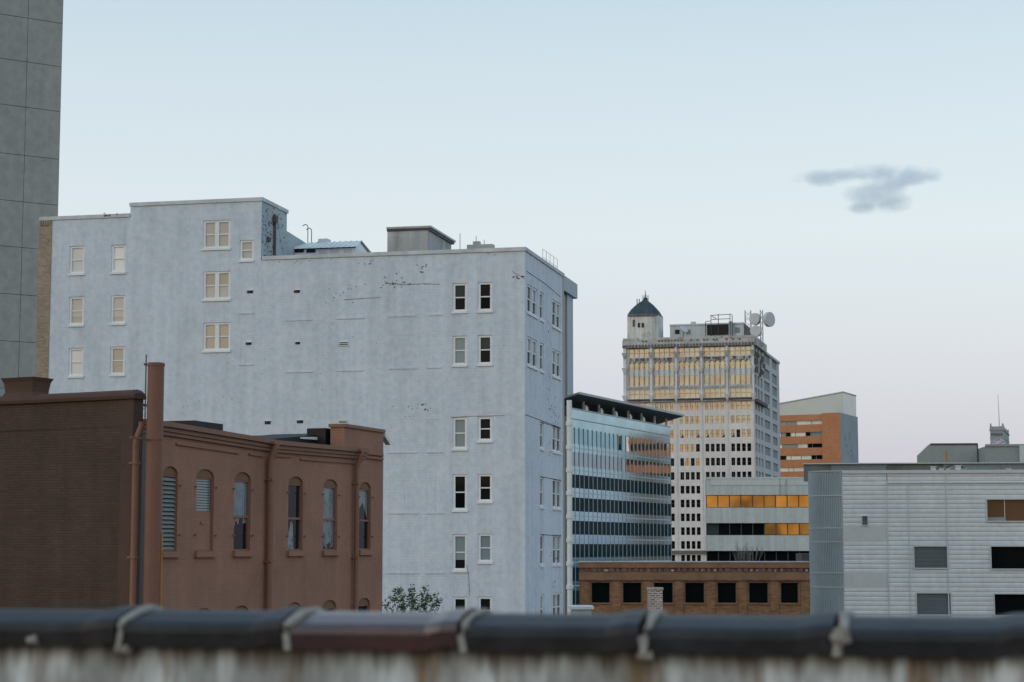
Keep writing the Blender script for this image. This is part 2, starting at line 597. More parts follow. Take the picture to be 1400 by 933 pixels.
def sash(root, fr, r, top, bot, fm='frame_white', fw=.14, dep=.12, sill=.13, halves=1, name='window', drop=None, label=None):
    """Double-hung window in the opening r=(s0,s1,z0,z1): frame, meeting rail, panes, sill."""
    s0, s1, z0, z1 = r
    zb = z0 + sill
    f = MB()
    w = (s1 - s0)
    xs = [s0, s1] if halves == 1 else [s0, (s0 + s1) / 2, s1]
    nb, nf = -dep - .03, -dep + .07
    f.box(fr, s0 + .002, s0 + fw, nb, nf, zb, z1 - .002)
    f.box(fr, s1 - fw, s1 - .002, nb, nf, zb, z1 - .002)
    f.box(fr, s0 + fw, s1 - fw, nb, nf, z1 - fw * .9, z1 - .002)
    f.box(fr, s0 + fw, s1 - fw, nb, nf, zb, zb + fw * .8)
    if halves == 2:
        c = xs[1]
        f.box(fr, c - fw * .95, c + fw * .95, nb, nf, zb + fw * .8, z1 - fw * .9)
        spans = [(s0 + fw, c - fw * .95), (c + fw * .95, s1 - fw)]
    else:
        spans = [(s0 + fw, s1 - fw)]
    za, zt = zb + fw * .8, z1 - fw * .9
    zm = (za + zt) / 2
    for a, b in spans:
        f.box(fr, a, b, nb, nf - .03, zm - .035, zm + .035)
    o = f.build(name, mt[fm], root)
    if label:
        o['label'] = label
    for a, b in spans:
        p = MB()
        p.poly([fr.P(a, nb + .035, zm + .035), fr.P(b, nb + .035, zm + .035), fr.P(b, nb + .035, zt), fr.P(a, nb + .035, zt)], 0)
        mats = [mt[top], mt[bot]]
        if drop:
            zd = za + (zm - .035 - za) * drop
            p.poly([fr.P(a, nb + .035, zd), fr.P(b, nb + .035, zd), fr.P(b, nb + .035, zm - .035), fr.P(a, nb + .035, zm - .035)], 0)
        else:
            zd = zm - .035
        p.poly([fr.P(a, nb + .02, za), fr.P(b, nb + .02, za), fr.P(b, nb + .02, zd), fr.P(a, nb + .02, zd)], 1)
        p.build('pane', mats, o)
    q = MB()
    q.box(fr, s0 - .04, s1 + .04, -dep - .02, .07, z0, zb - .002)
    q.build('sill', mt[fm], o)
    return o


# ================================================================== SETTING
g = MB()
g.poly([(-6000, -6000, 0), (6000, -6000, 0), (6000, 9000, 0), (-6000, 9000, 0)])
o = g.build('ground', mt['asphalt'])
o['kind'] = 'structure'

# ------------------------------------------------------------------ foreground parapet
PF = Fr.pix(700, 6.0, -11800)
PF = Fr(PF.o, PF.d)
par = thing('parapet_wall', PF.P(0, 0, 0), 'blurred stained parapet wall with dark glazed coping tiles in the foreground', 'parapet')
hb = PF.px(700, 882)[1]
w = MB()
w.box(PF, -6, 6, -.30, -.005, 0, hb)
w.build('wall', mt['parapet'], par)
joints = [-70, 172, 398, 636, 882, 1146, 1420]
prof = [(.045, -.068), (.05, -.02), (.045, 0), (.02, .012), (-.08, .036), (-.15, .044), (-.22, .036), (-.32, .012), (-.345, 0), (-.35, -.02), (-.345, -.068)]
SK = -.0


def coping(sa, sb, zoff, scl):
    m = MB()
    K = 10
    rows = []
    for i in range(K + 1):
        t = i / K
        s = sa + (sb - sa) * t
        # bell end: the last tenth of a tile swells over the next one
        e = 1.0 + scl * max(0, (t - .86) / .05 if t < .91 else 1.0) * (1 if t > .86 else 0)
        rows.append([PF.P(s, -.15 + (n + .15) * e, zoff + z + (e - 1) * .22) for n, z in prof])
    for a, b in zip(rows[:-1], rows[1:]):
        for j in range(len(prof) - 1):
            m.poly([a[j], b[j], b[j + 1], a[j + 1]])
    m.poly(list(reversed(rows[0])))
    m.poly(rows[-1])
    return m


ztop = PF.px(700, 838, -.15)[1] - .044
tints = ['tile', 'tile', 'tile', 'tile_red', 'tile', 'tile', 'tile', 'tile']
edges = [PF.px(u, 858)[0] for u in joints]
edges = [edges[0] - .6] + edges + [edges[-1] + .6]
for i in range(len(edges) - 1):
    c = coping(edges[i] + .012, edges[i + 1] - .012, ztop + rnd.uniform(-.002, .003), .065)
    c.build('coping_tile', mt[tints[i]], par)
    # mortar bead pressed into the joint, uneven along its run
    mo = MB()
    b = edges[i + 1]
    pts, rs = [], []
    for j, (n, z) in enumerate(prof[:9]):
        pts.append(PF.P(b + rnd.uniform(-.006, .012) + .02 * j / 8, -.15 + (n + .15) * 1.02, ztop + z * 1.04 + .002))
        rs.append(rnd.uniform(.009, .018))
    mo.tube(pts, rs, 8)
    if i == 5:
        mo.tube([PF.P(b + .0, .045, ztop - .055), PF.P(b + .01, .06, ztop - .02), PF.P(b + .015, .05, ztop + .012)], [.018, .034, .02], 8)
    if i in (1, 4):
        mo.tube([PF.P(b - .02, .03, ztop - .075), PF.P(b + .03, .035, ztop - .072)], [.012, .018], 8)
    mo.build('mortar_joint', mt['mortar'], par, smooth=True)
lump = MB()
s_, z_ = PF.px(53, 875)
lump.tube([PF.P(s_ - .015, .045, z_), PF.P(s_ + .02, .05, z_ + .004)], [.012, .016], 8)
lump.build('mortar_lump', mt['mortar'], par, smooth=True)
dk = MB()
dk.poly([(-14, -22, 14.4), (14, -22, 14.4), (14, 5.2, 14.4), (-14, 5.2, 14.4)])
o = dk.build('deck_floor', mt['deck'])
o['kind'] = 'structure'

# ------------------------------------------------------------------ concrete tower on the left
CT = Fr.pix(68, 150, 4000)
ct = thing('concrete_tower', CT.P(-10, 0, 0), 'tall windowless grey concrete panel tower cut off by the left edge', 'tower')
sj = CT.px(31, 300)[0]
cols = [0.0, sj, sj * 2.2, sj * 3.4, sj * 4.6, sj * 5.8]
zj = [CT.px(79, v)[1] for v in (31.5, 91, 152.5, 218, 281, 343, 407)]
dz = (zj[0] - zj[-1]) / 6
zs = [zj[0] + dz * k for k in range(6, 0, -1)] + zj
while zs[-1] > dz:
    zs.append(zs[-1] - dz)
zs.append(0)
b = MB()
for i in range(len(cols) - 1):
    for j in range(len(zs) - 1):
        b.box(CT, cols[i + 1] + (.012 if i else .022), cols[i] - .012, -.2, rnd.uniform(-.004, .004), zs[j + 1] + .02, zs[j] - .02)
b.build('panel_wall', mt['conc_dark'], ct)
b = MB()
b.shell(CT, cols[-1], -.02, -.06, -14, 0, zs[0], 'FRBLT')
b.build('core_wall', mt['joint'], ct)

# ------------------------------------------------------------------ white building
WF = Fr.pix(718, 110, -11600)
WR = WF.turn(0)
wb = thing('white_building', WF.P(-14, 0, 0), 'large pale blue-white painted building with sash windows and blank upper walls', 'building')
ztm = WF.px(717, 338)[1]                      # main parapet top
zcop = .22
sL, s70, s178, s357 = WF.px(52, 400)[0], WF.px(69, 400)[0], WF.px(178, 300)[0], WF.px(357.5, 310)[0]
zp = WF.px(357, 270)[1]
zl = WF.px(178, 292)[1]
LR = WR.px(770.5, 420)[0]
front, right = [], []
wins = []


def w_add(fr, lst, px, *a, **k):
    r = fr.rect(*px)
    lst.append(r + ((0, .17) if fr is WF else (0, .17)))
    wins.append((fr, r, a, k))


tops = {0: ('g_white', 'g_white'), 1: ('g_tan', 'g_tan'), 2: ('g_white', 'g_white')}
w_add(WF, front, (95, 336.5, 115.5, 377), 'g_white', 'g_white')
w_add(WF, front, (152, 335, 172, 375), 'g_white', 'g_white')
w_add(WF, front, (94.4, 406, 114.8, 447), 'g_cream', 'g_tan', drop=.5)
w_add(WF, front, (151.4, 404, 171.4, 445), 'g_cream', 'g_tan', drop=.4)
w_add(WF, front, (93.6, 476, 114, 517), 'g_white', 'g_white')
w_add(WF, front, (150.6, 474, 170.6, 515), 'g_tan', 'g_tan', drop=.6)
for v in (301.4, 371.2, 441.2):
    w_add(WF, front, (277.6, v, 315, v + 41), 'g_cream' if v < 340 else 'g_tan', 'g_cream' if v < 400 else 'g_tan', halves=2, name='double_window')
w_add(WF, front, (327.8, 328.6, 347.2, 358.6), 'g_cream', 'g_cream')
E = [(387.4, 429, 'g_mid', 'g_dark'), (459.4, 502, 'g_grey', 'g_grey'), (571, 616.6, 'g_grey', 'g_grey'), (648.7, 700.5, 'g_dark', 'g_deep'),
     (730.7, 783, 'g_grey', 'g_dark'), (816.4, 868, 'g_dark', 'g_dark')]
Fc = [(386, 428, 'g_dark', 'g_deep'), (458.5, 501, 'g_mid', 'g_dark'), (570, 605.7, 'g_dark', 'g_dark'), (648.3, 688.8, 'g_dark', 'g_dark'),
      (730, 771.5, 'g_grey', 'g_grey'), (816, 857, 'g_dark', 'g_dark')]
for i, (v0, v1, t, bt_) in enumerate(E):
    w_add(WF, front, (618.8, v0, 638.6, v1), t, bt_, drop=.55 if i == 4 else None)
for v0, v1, t, bt_ in Fc:
    w_add(WF, front, (653.4, v0, 673.0, v1), t, bt_)
# right-hand face: floor heights come from the front rows, columns from the photograph
colsR = [WR.px(u, 420)[0] for u in (724.2, 731.4, 740.8, 758.0, 763.8)]
rowsR = []
for v0, v1 in ((387, 429), (459, 501.5), (571, 612), (649, 695), (731, 778), (816, 862)):
    rowsR.append((WF.px(716, v1 - 1)[1], WF.px(716, v0 - 1)[1]))
for i, (za, zb) in enumerate(rowsR):
    for j, s in enumerate(colsR):
        if i > 1 and j < 2:
            continue
        hw = .62 if j != 2 else .52
        r = (s - hw, s + hw, za, zb)
        right.append(r + (0, .17))
        wins.append((WR, r, ('g_grey' if (i + j) % 3 else 'g_mid', 'g_dark'), {}))
ledges = [(391, 437, 427), (460, 434.5, 498), (530.5, 431.5, 568), (585, 430, 604), (531, 503, 570), (584, 502, 604), (531, 618, 571),
          (583, 617.7, 606), (531, 701, 572), (582, 701, 607), (529, 783, 573), (583, 783, 606.5), (327.5, 427.6, 347), (327, 498, 346),
          (391, 508, 427), (460, 506, 498)]
for u0, v, u1 in ledges:                       # bricked-up windows, set back two fingers
    r = WF.rect(u0 + 2, v - 44, u1 - 2, v)
    front.append(r + (0, .008))
vents = [(338, 397.6, 346, 401.2), (402, 397, 410, 400.6), (336, 468.4, 343.8, 471.8), (404, 467.8, 410, 471), (362, 576, 370, 580.4), (406, 575, 414.4, 579)]
m = MB()
m.wall(WF, s70, s178, 0, zl - zcop, front, mr=0)
m.wall(WF, s178, s357, 0, zp - zcop, front)
m.wall(WF, s357, 0, 0, ztm - zcop, front)
for u0, v, u1 in ledges:
    s0, s1, z0, z1 = WF.rect(u0 + 2, v - 44, u1 - 2, v)
    m.poly([WF.P(s0, -.008, z0), WF.P(s1, -.008, z0), WF.P(s1, -.008, z1), WF.P(s0, -.008, z1)])
    a, b_, z0, z1 = WF.rect(u0, v - 1.5, u1, v + 1.5)
    m.box(WF, a, b_, .001, .035, z0 - .01, z0 + .08)
chips(m, WF, [(520, 372, 556, 394, 16, .07), (528, 386, 604, 390, 16, .07), (570, 362, 586, 376, 7, .10), (550, 552, 585, 572, 12, .09),
              (700, 372, 716, 381, 5, .12), (600, 340, 720, 350, 8, .07), (380, 352, 520, 362, 14, .07), (440, 388, 500, 415, 12, .06),
              (250, 545, 360, 560, 10, .05), (660, 455, 712, 480, 5, .06), (420, 395, 600, 560, 30, .05), (180, 480, 360, 560, 14, .05)], 1)
crk = []
for pts in ([(700, 371), (706, 375), (712, 378), (717, 381)], [(616, 571), (640, 569.5), (668, 569), (690, 568.5)], [(638, 772), (641, 790), (642, 815)],
            [(530, 388), (556, 389.5), (580, 388), (602, 389)], [(470, 410), (500, 408), (520, 407)]):
    m.tube([WF.P(WF.px(*p)[0], .004, WF.px(*p)[1]) for p in pts], .012, 4, 1)
for u, v0, v1 in ((595, 620, 702), (553, 621, 690), (575, 705, 783), (205, 560, 470)):
    m.tube([WF.P(WF.px(u, v)[0], -.004, WF.px(u, v)[1]) for v in (v0, v1)], .012, 4, 0)
m.build('front_wall', [mt['white_paint'], mt['chip']], wb)
m = MB()
m.box(WF, sL, s70 - .003, -.3, .05, 0, zl - zcop - .02)
for k in range(5):
    m.box(WF, sL + .05 + k * .15, sL + .13 + k * .15, .05, .12, zl - zcop - .32, zl - zcop - .02)
m.build('brick_pier', mt['tan_brick'], wb)
m = MB()
m.wall(WR, 0, LR - .35, 0, ztm - zcop, right)
for pts in ([(720, 371), (745, 388), (766, 406)], [(718, 567), (745, 577), (766, 585)], [(739, 577), (766, 586)], [(740, 652), (767, 657)], [(740, 731), (767, 733)]):
    m.tube([WR.P(WR.px(*p)[0], .004, WR.px(*p)[1]) for p in pts], .022, 4, 1)
chips(m, WR, [(750, 552, 764, 582, 16, .14), (738, 500, 762, 560, 7, .14), (750, 600, 760, 625, 5, .12), (752, 735, 762, 765, 9, .12), (752, 795, 762, 830, 8, .12), (744, 440, 756, 460, 3, .15)], 1)
m.build('side_wall', [mt['white_paint'], mt['chip']], wb)
m = MB()
m.box(WR, LR - .35, LR, -.3, .03, 0, ztm - zcop)
m.build('corner_pier', mt['pier_grey'], wb)
m = MB()
m.shell(WF, sL, s178, -.02, -LR, 0, zl - 1.1, 'BLT')
m.shell(WF, s357, -.02, -.02, -LR, 0, ztm - 1.1, 'BT')
m.build('roof', mt['bulk_grey'], wb)
m = MB()
m.box(WF, sL - .03, s178 - .02, -.35, .06, zl - zcop, zl)
m.box(WF, s178 - .05, s357 + .06, -.35, .06, zp - zcop, zp)
m.box(WF, s357 + .08, .07, -.35, .07, ztm - zcop, ztm)
m.box(WR, .352, LR + .05, -.35, .07, ztm - zcop, ztm)
chips(m, WF, [(140, 292, 165, 296, 5, .12), (360, 349, 380, 353, 9, .12)], 1, n=.064)
m.build('coping', [mt['white_coping'], mt['chip']], wb)
# raised stair block with its flaking right side
PR = WF.turn(s357)
Lp = PR.px(392, 320)[0]
m = MB()
m.shell(WF, s178, s357 - .01, -.02, -Lp, zl - 1.2, zp - zcop, 'BLT', 0)
m.poly([PR.P(0, -.002, ztm - 1.2), PR.P(Lp, -.002, ztm - 1.2), PR.P(Lp, -.002, zp - zcop), PR.P(0, -.002, zp - zcop)], 1)
chips(m, PR, [(358, 285, 392, 345, 70, .13), (358, 300, 374, 345, 30, .10)], 2, n=.004)
a, c = PR.px(374, 300)[0], PR.px(366, 327)
m.tube([PR.P(a, .1, ztm - .6), PR.P(a, .1, zp - .8), PR.P(a, .02, zp - .7)], .08, 8, 2)
m.box(PR, a - .2, a + .2, .02, .22, zp - 1.2, zp - .8, 2)
m.box(PR, c[0] - .2, c[0] + .25, .0, .12, c[1] - .14, c[1] + .12, 2)
m.box(PR, -.05, Lp + .1, -.35, .07, zp - zcop + .002, zp + .002, 3)
m.build('stair_block', [mt['white_paint'], mt['old_paint'], mt['chip'], mt['white_coping']], wb)
# sloping parapet and pale blue roof house behind the main parapet
m = MB()
sp0, sp1 = PR.px(392.5, 320)[0], PR.px(421, 340)[0]
z0_, z1_ = PR.px(392.5, 316)[1], PR.px(421, 334)[1]
m.prism(PR, [(Lp + .02, ztm - 1.2), (sp1, ztm - 1.2), (sp1, z1_), (Lp + .02, z0_)], -.3, -.01)
m.build('sloping_parapet', mt['old_paint'], wb)
nh = -6.0
a = WF.px(397, 347, nh)[0]
b_ = WF.px(490, 347, nh)[0]
ze = WF.px(440, 340.5, nh)[1]
z0 = ztm - 1.1
m = MB()
m.box(WF, a, b_ - .2, nh - 3, nh, z0, ze, 0)
zr = WF.px(440, 331.5, nh - 1.5)[1]
rt = [(a - .3, nh + .25), (b_, nh + .25)]
ridge0, ridge1 = a + .9, b_ - .25
P = WF.P
m.poly([P(a - .3, nh + .25, ze + .02), P(b_, nh + .25, ze + .02), P(ridge1, nh - 1.5, zr), P(ridge0, nh - 1.5, zr)], 1)
m.poly([P(b_, nh - 3.2, ze + .02), P(a - .3, nh - 3.2, ze + .02), P(ridge0, nh - 1.5, zr), P(ridge1, nh - 1.5, zr)], 1)
m.poly([P(a - .3, nh - 3.2, ze + .02), P(a - .3, nh + .25, ze + .02), P(ridge0, nh - 1.5, zr)], 1)
m.poly([P(b_ - .2, nh, ze), P(b_ - .2, nh - 3, ze), P(ridge1 - .1, nh - 1.5, zr - .12)], 0)
for k in range(12):
    t = a + (b_ - a) * (k + .5) / 12
    rr = min(max(t, ridge0), ridge1)
    m.tube([P(t, nh + .25, ze + .05), P(rr, nh - 1.5, zr + .03)], .03, 4, 1)
for u0, u1 in ((400.5, 415.5), (419.5, 431.5)):
    x0, x1, y0, y1 = WF.rect(u0, 341.5, u1, 345.6, nh)
    m.box(WF, x0, x1, nh + .005, nh + .05, y0, y1, 2)
for u in (436, 452, 470):
    x0, x1, y0, y1 = WF.rect(u, 341.2, u + 11, 347, nh)
    m.box(WF, x0, x1, nh + .005, nh + .04, y0, y1, 3)
m.build('roof_house', [mt['frame_white'], mt['zinc_blue'], mt['black'], mt['white_coping']], wb)
x0, x1, y0, y1 = WF.rect(437, 327.5, 449.5, 332, nh - 1.5)
m = MB()
m.box(WF, x0, x1, nh - 1.9, nh - 1.2, y0 - .2, y1)
m.build('vent_box', mt['white_coping'], wb)
for (u, vt, r_) in ((421, 311, 1), (426, 316, 1)):
    m = MB()
    n0 = nh - 3.4
    s, z = WF.px(u, vt, n0)
    pts = [P(s, n0, z0), P(s, n0, z)]
    for k in range(1, 9):
        g_ = math.pi * k / 8 * .85
        pts.append(P(s - .18 + .18 * math.cos(g_), n0, z + .18 * math.sin(g_)))
    m.tube(pts, .028, 6)
    m.build('vent_pipe', mt['dark_metal'], wb)
# lift bulkhead
nb_ = -1.6
a, b_, _, z1 = WF.rect(529.5, 310, 585, 345, nb_)
BR = WF.turn(b_, nb_)
Lb = BR.px(617, 325)[0]
m = MB()
m.shell(WF, a, b_, nb_, nb_ - Lb, z0, z1 - .25, 'FRBL', 0)
m.box(WF, a - .02, b_ + .12, nb_ - Lb - .3, nb_ + .06, z1 - .25, z1 - .12, 1)
m.box(WF, a - .04, b_ + .2, nb_ - Lb - .35, nb_ + .08, z1 - .118, z1, 2)
m.build('lift_bulkhead', [mt['bulk_grey'], mt['dark_metal'], mt['grey_metal']], wb)
# thin aerials and the railing along the right parapet
m = MB()
for u, v in ((629, 319), (651, 323), (662, 328)):
    s, z = WF.px(u, v, -4)
    m.tube([P(s, -4, z0), P(s, -4, z)], .02, 4)
s, z = WF.px(652, 333, -4)
m.box(WF, s - .2, s + .2, -4.2, -3.8, z0, z + .1)
m.box(WF, WF.px(640, 337, -4)[0], WF.px(675, 337, -4)[0], -4.3, -3.7, z0, WF.px(650, 335.6, -4)[1])
m.build('roof_aerial', mt['grey_metal'], wb)
m = MB()
ss = [WR.px(u, 360, -.5)[0] for u in (742, 747, 752, 757, 762)]
for k, s in enumerate(ss):
    m.tube([WR.P(s, -.5, ztm - .5), WR.P(s, -.5, ztm + 1.0)], .015, 5)
for h in (.5, 1.0):
    m.tube([WR.P(ss[0], -.5, ztm + h), WR.P(ss[-1], -.5, ztm + h)], .012, 5)
m.build('roof_railing', mt['grey_metal'], wb)
for fr, r, a_, k_ in wins:
    sash(wb, fr, r, *a_, **k_)
for p in vents:
    s0, s1, z0v, z1v = WF.rect(*p)
    m = MB()
    m.box(WF, s0, s1, -.006, .012, z0v, z1v, 0)
    m.box(WF, s0 - .02, s1 + .02, .0, .07, z1v + .002, z1v + .04, 2)
    m.tube([P(s0 + (s1 - s0) * .35, .01, (z0v + z1v) / 2), P(s0 + (s1 - s0) * .35, .06, (z0v + z1v) / 2)], .05, 8, 1)
    m.build('wall_vent', [mt['black'], mt['dark_metal'], mt['frame_white']], wb)
for p in ((463.6, 467, 476.4, 473), (463, 574.6, 475.4, 579.6)):
    s0, s1, z0v, z1v = WF.rect(*p)
    m = MB()
    h = z1v - z0v
    m.box(WF, s0, s1, .002, .05, z0v, z1v, 0)
    for k in (.18, .58):
        m.box(WF, s0 + .03, s1 - .03, .052, .058, z0v + h * k, z0v + h * (k + .22), 1)
    m.build('vent_grille', [mt['frame_white'], mt['black']], wb)

# ------------------------------------------------------------------ pale slab tower behind
SB = Fr.pix(783, 335, -11600)
sb = thing('slab_tower', SB.P(-4, 0, 0), 'narrow pale slab tower with a projecting cap just behind the white building', 'tower')
m = MB()
SR = Fr.pix(776.6, 335, 612)
z1 = SR.px(778, 404)[1]
e0, e1 = 0.0, SR.px(783.6, 480)[0]
m = MB()
m.box(SR, e0, e1, -9, 0, 0, z1)
m.build('end_wall', mt['slab_pale'], sb)
m = MB()
m.box(SR, e0 - 5, e0 - .01, -9, -.2, 0, z1 - .01)
m.build('glazed_wall', mt['slab_dark'], sb)
m = MB()
zc1 = SR.px(781, 386)[1]
m.box(SR, e0 - 9, SR.px(789.5, 395, .5)[0], -10, .5, z1 + .003, zc1)
m.build('roof_cap', mt['slab_pale'], sb)

# ------------------------------------------------------------------ brown painted building on the left
BF = Fr.pix(177, 60, 900)                   # painted side, running away to the right
BL = Fr.pix(177, 60, -4900)                 # dark brick end, s<0 to the left
bb = thing('brown_building', BF.P(8, -3, 0), 'brown painted brick building with arched windows and a tall round flue', 'building')
ND = .0
roof_pts = [BF.px(u, v) for u, v in ((177, 571.5), (225, 577.5), (374, 602.5), (472, 611.5), (494, 613.5))]
s_end = BF.px(523.5, 700)[0]
s_pier = BF.px(471, 600)[0]


def rooftop(s):
    for (a, za), (b, zb) in zip(roof_pts[:-1], roof_pts[1:]):
        if s <= b:
            return za + (zb - za) * (s - a) / (b - a)
    return roof_pts[-1][1]


arch = []
for (u0, u1, va, vb) in ((222, 242.5, 638.4, 755), (268, 292, 642, 755), (320, 342.4, 646, 753.5), (394, 414, 651.5, 753), (442, 461, 655, 752), (491, 507, 659, 750.5)):
    s0, s1, z0, z1 = BF.rect(u0, va, u1, vb)
    arch.append([s0, s1, z0, z1])
zt_, zb_ = sum(a[3] for a in arch) / 6, sum(a[2] for a in arch) / 6
low = []
for a in arch:
    a[3], a[2] = zt_ * .7 + a[3] * .3, zb_ * .7 + a[2] * .3
zlow = [BF.px(u, v)[1] for u, v in ((280, 832), (333, 829), (403, 823), (452, 820), (498, 817))]
zlow = sum(zlow) / 5
for a in arch:
    low.append([a[0], a[1], zlow - (a[3] - a[2]), zlow])
RISE, DEP = .27, .13
holes = [tuple(a) + (RISE, DEP) for a in arch + low]
zlowest = min(z for _, z in roof_pts) - .02
zfix = 15.0
zt_wall = arch[0][3] + .25
m = MB()
m.wall(BF, 0.0, s_end, 0, zt_wall, holes)
K = 24
for i in range(K):                                   # the strip above the arches follows the falling roof line
    a, b = s_pier * i / K, s_pier * (i + 1) / K
    m.poly([BF.P(a, 0, zt_wall), BF.P(b, 0, zt_wall), BF.P(b, 0, rooftop(b)), BF.P(a, 0, rooftop(a))])
zpier = BF.px(497, 588)[1]
m.poly([BF.P(s_pier, 0, zt_wall), BF.P(s_end, 0, zt_wall), BF.P(s_end, 0, zpier), BF.P(s_pier, 0, zpier)])
m.shell(BF, s_pier, s_end, 0, -.6, rooftop(s_pier) - .3, zpier, 'LT')
m.shell(BF, 0, s_end, 0, -14, 0, zpier, 'R')
m.build('painted_wall', mt['brown_paint'], bb)
m = MB()
k0 = BF.px(190, 575)[0]
ke = BF.px(497, 613)[0]
segs = [k0] + [p[0] for p in roof_pts[1:3]] + [ke]
for a, b in zip(segs[:-1], segs[1:]):
    for n1, d0, d1 in ((.26, 0.0, .16), (.16, .17, .30), (.10, .31, .42)):
        za, zb = rooftop(a), rooftop(b)
        bb2 = b if d0 == 0 or b < segs[-1] else b
        m.hexa([BF.P(a, n1, za - d1), BF.P(bb2, n1, zb - d1), BF.P(bb2, .002, zb - d1), BF.P(a, .002, za - d1),
                BF.P(a, n1, za - d0), BF.P(bb2, n1, zb - d0), BF.P(bb2, -.05 if d0 == 0 else .002, zb - d0), BF.P(a, -.05 if d0 == 0 else .002, za - d0)])
for u0, u1, dd in ((240, 326, .60), (340, 360, .58), (410, 488, .56), (377, 398, .50)):
    a, b = BF.px(u0, 600)[0], BF.px(u1, 600)[0]
    m.hexa([BF.P(a, .06, rooftop(a) - dd - .07), BF.P(b, .06, rooftop(b) - dd - .07), BF.P(b, .002, rooftop(b) - dd - .07), BF.P(a, .002, rooftop(a) - dd - .07),
            BF.P(a, .06, rooftop(a) - dd), BF.P(b, .06, rooftop(b) - dd), BF.P(b, .002, rooftop(b) - dd), BF.P(a, .002, rooftop(a) - dd)])
for v0 in (620, 625.5):
    a, b, z0, z1 = BF.rect(496.5, v0, 522, v0 + 2.4)
    m.box(BF, a, b, .002, .09, z0, z1)
m.box(BF, s_pier - .06, s_end + .06, -.66, .07, zpier + .003, zpier + .13)
m.build('cornice', mt['brown_trim'], bb)
m = MB()
for i in range(K):
    a, b = s_end * i / K, s_end * (i + 1) / K
    za, zb = rooftop(a) - .25, rooftop(b) - .25
    back = Vector((-BL.d.x, -BL.d.y, 0)) * 14
    m.poly([BF.P(a, -.06, za), BF.P(b, -.06, zb), BF.P(b, -.06, zb) + back, BF.P(a, -.06 - .3 * (i == 0), za) + back])
m.build('roof', mt['dark_metal'], bb)
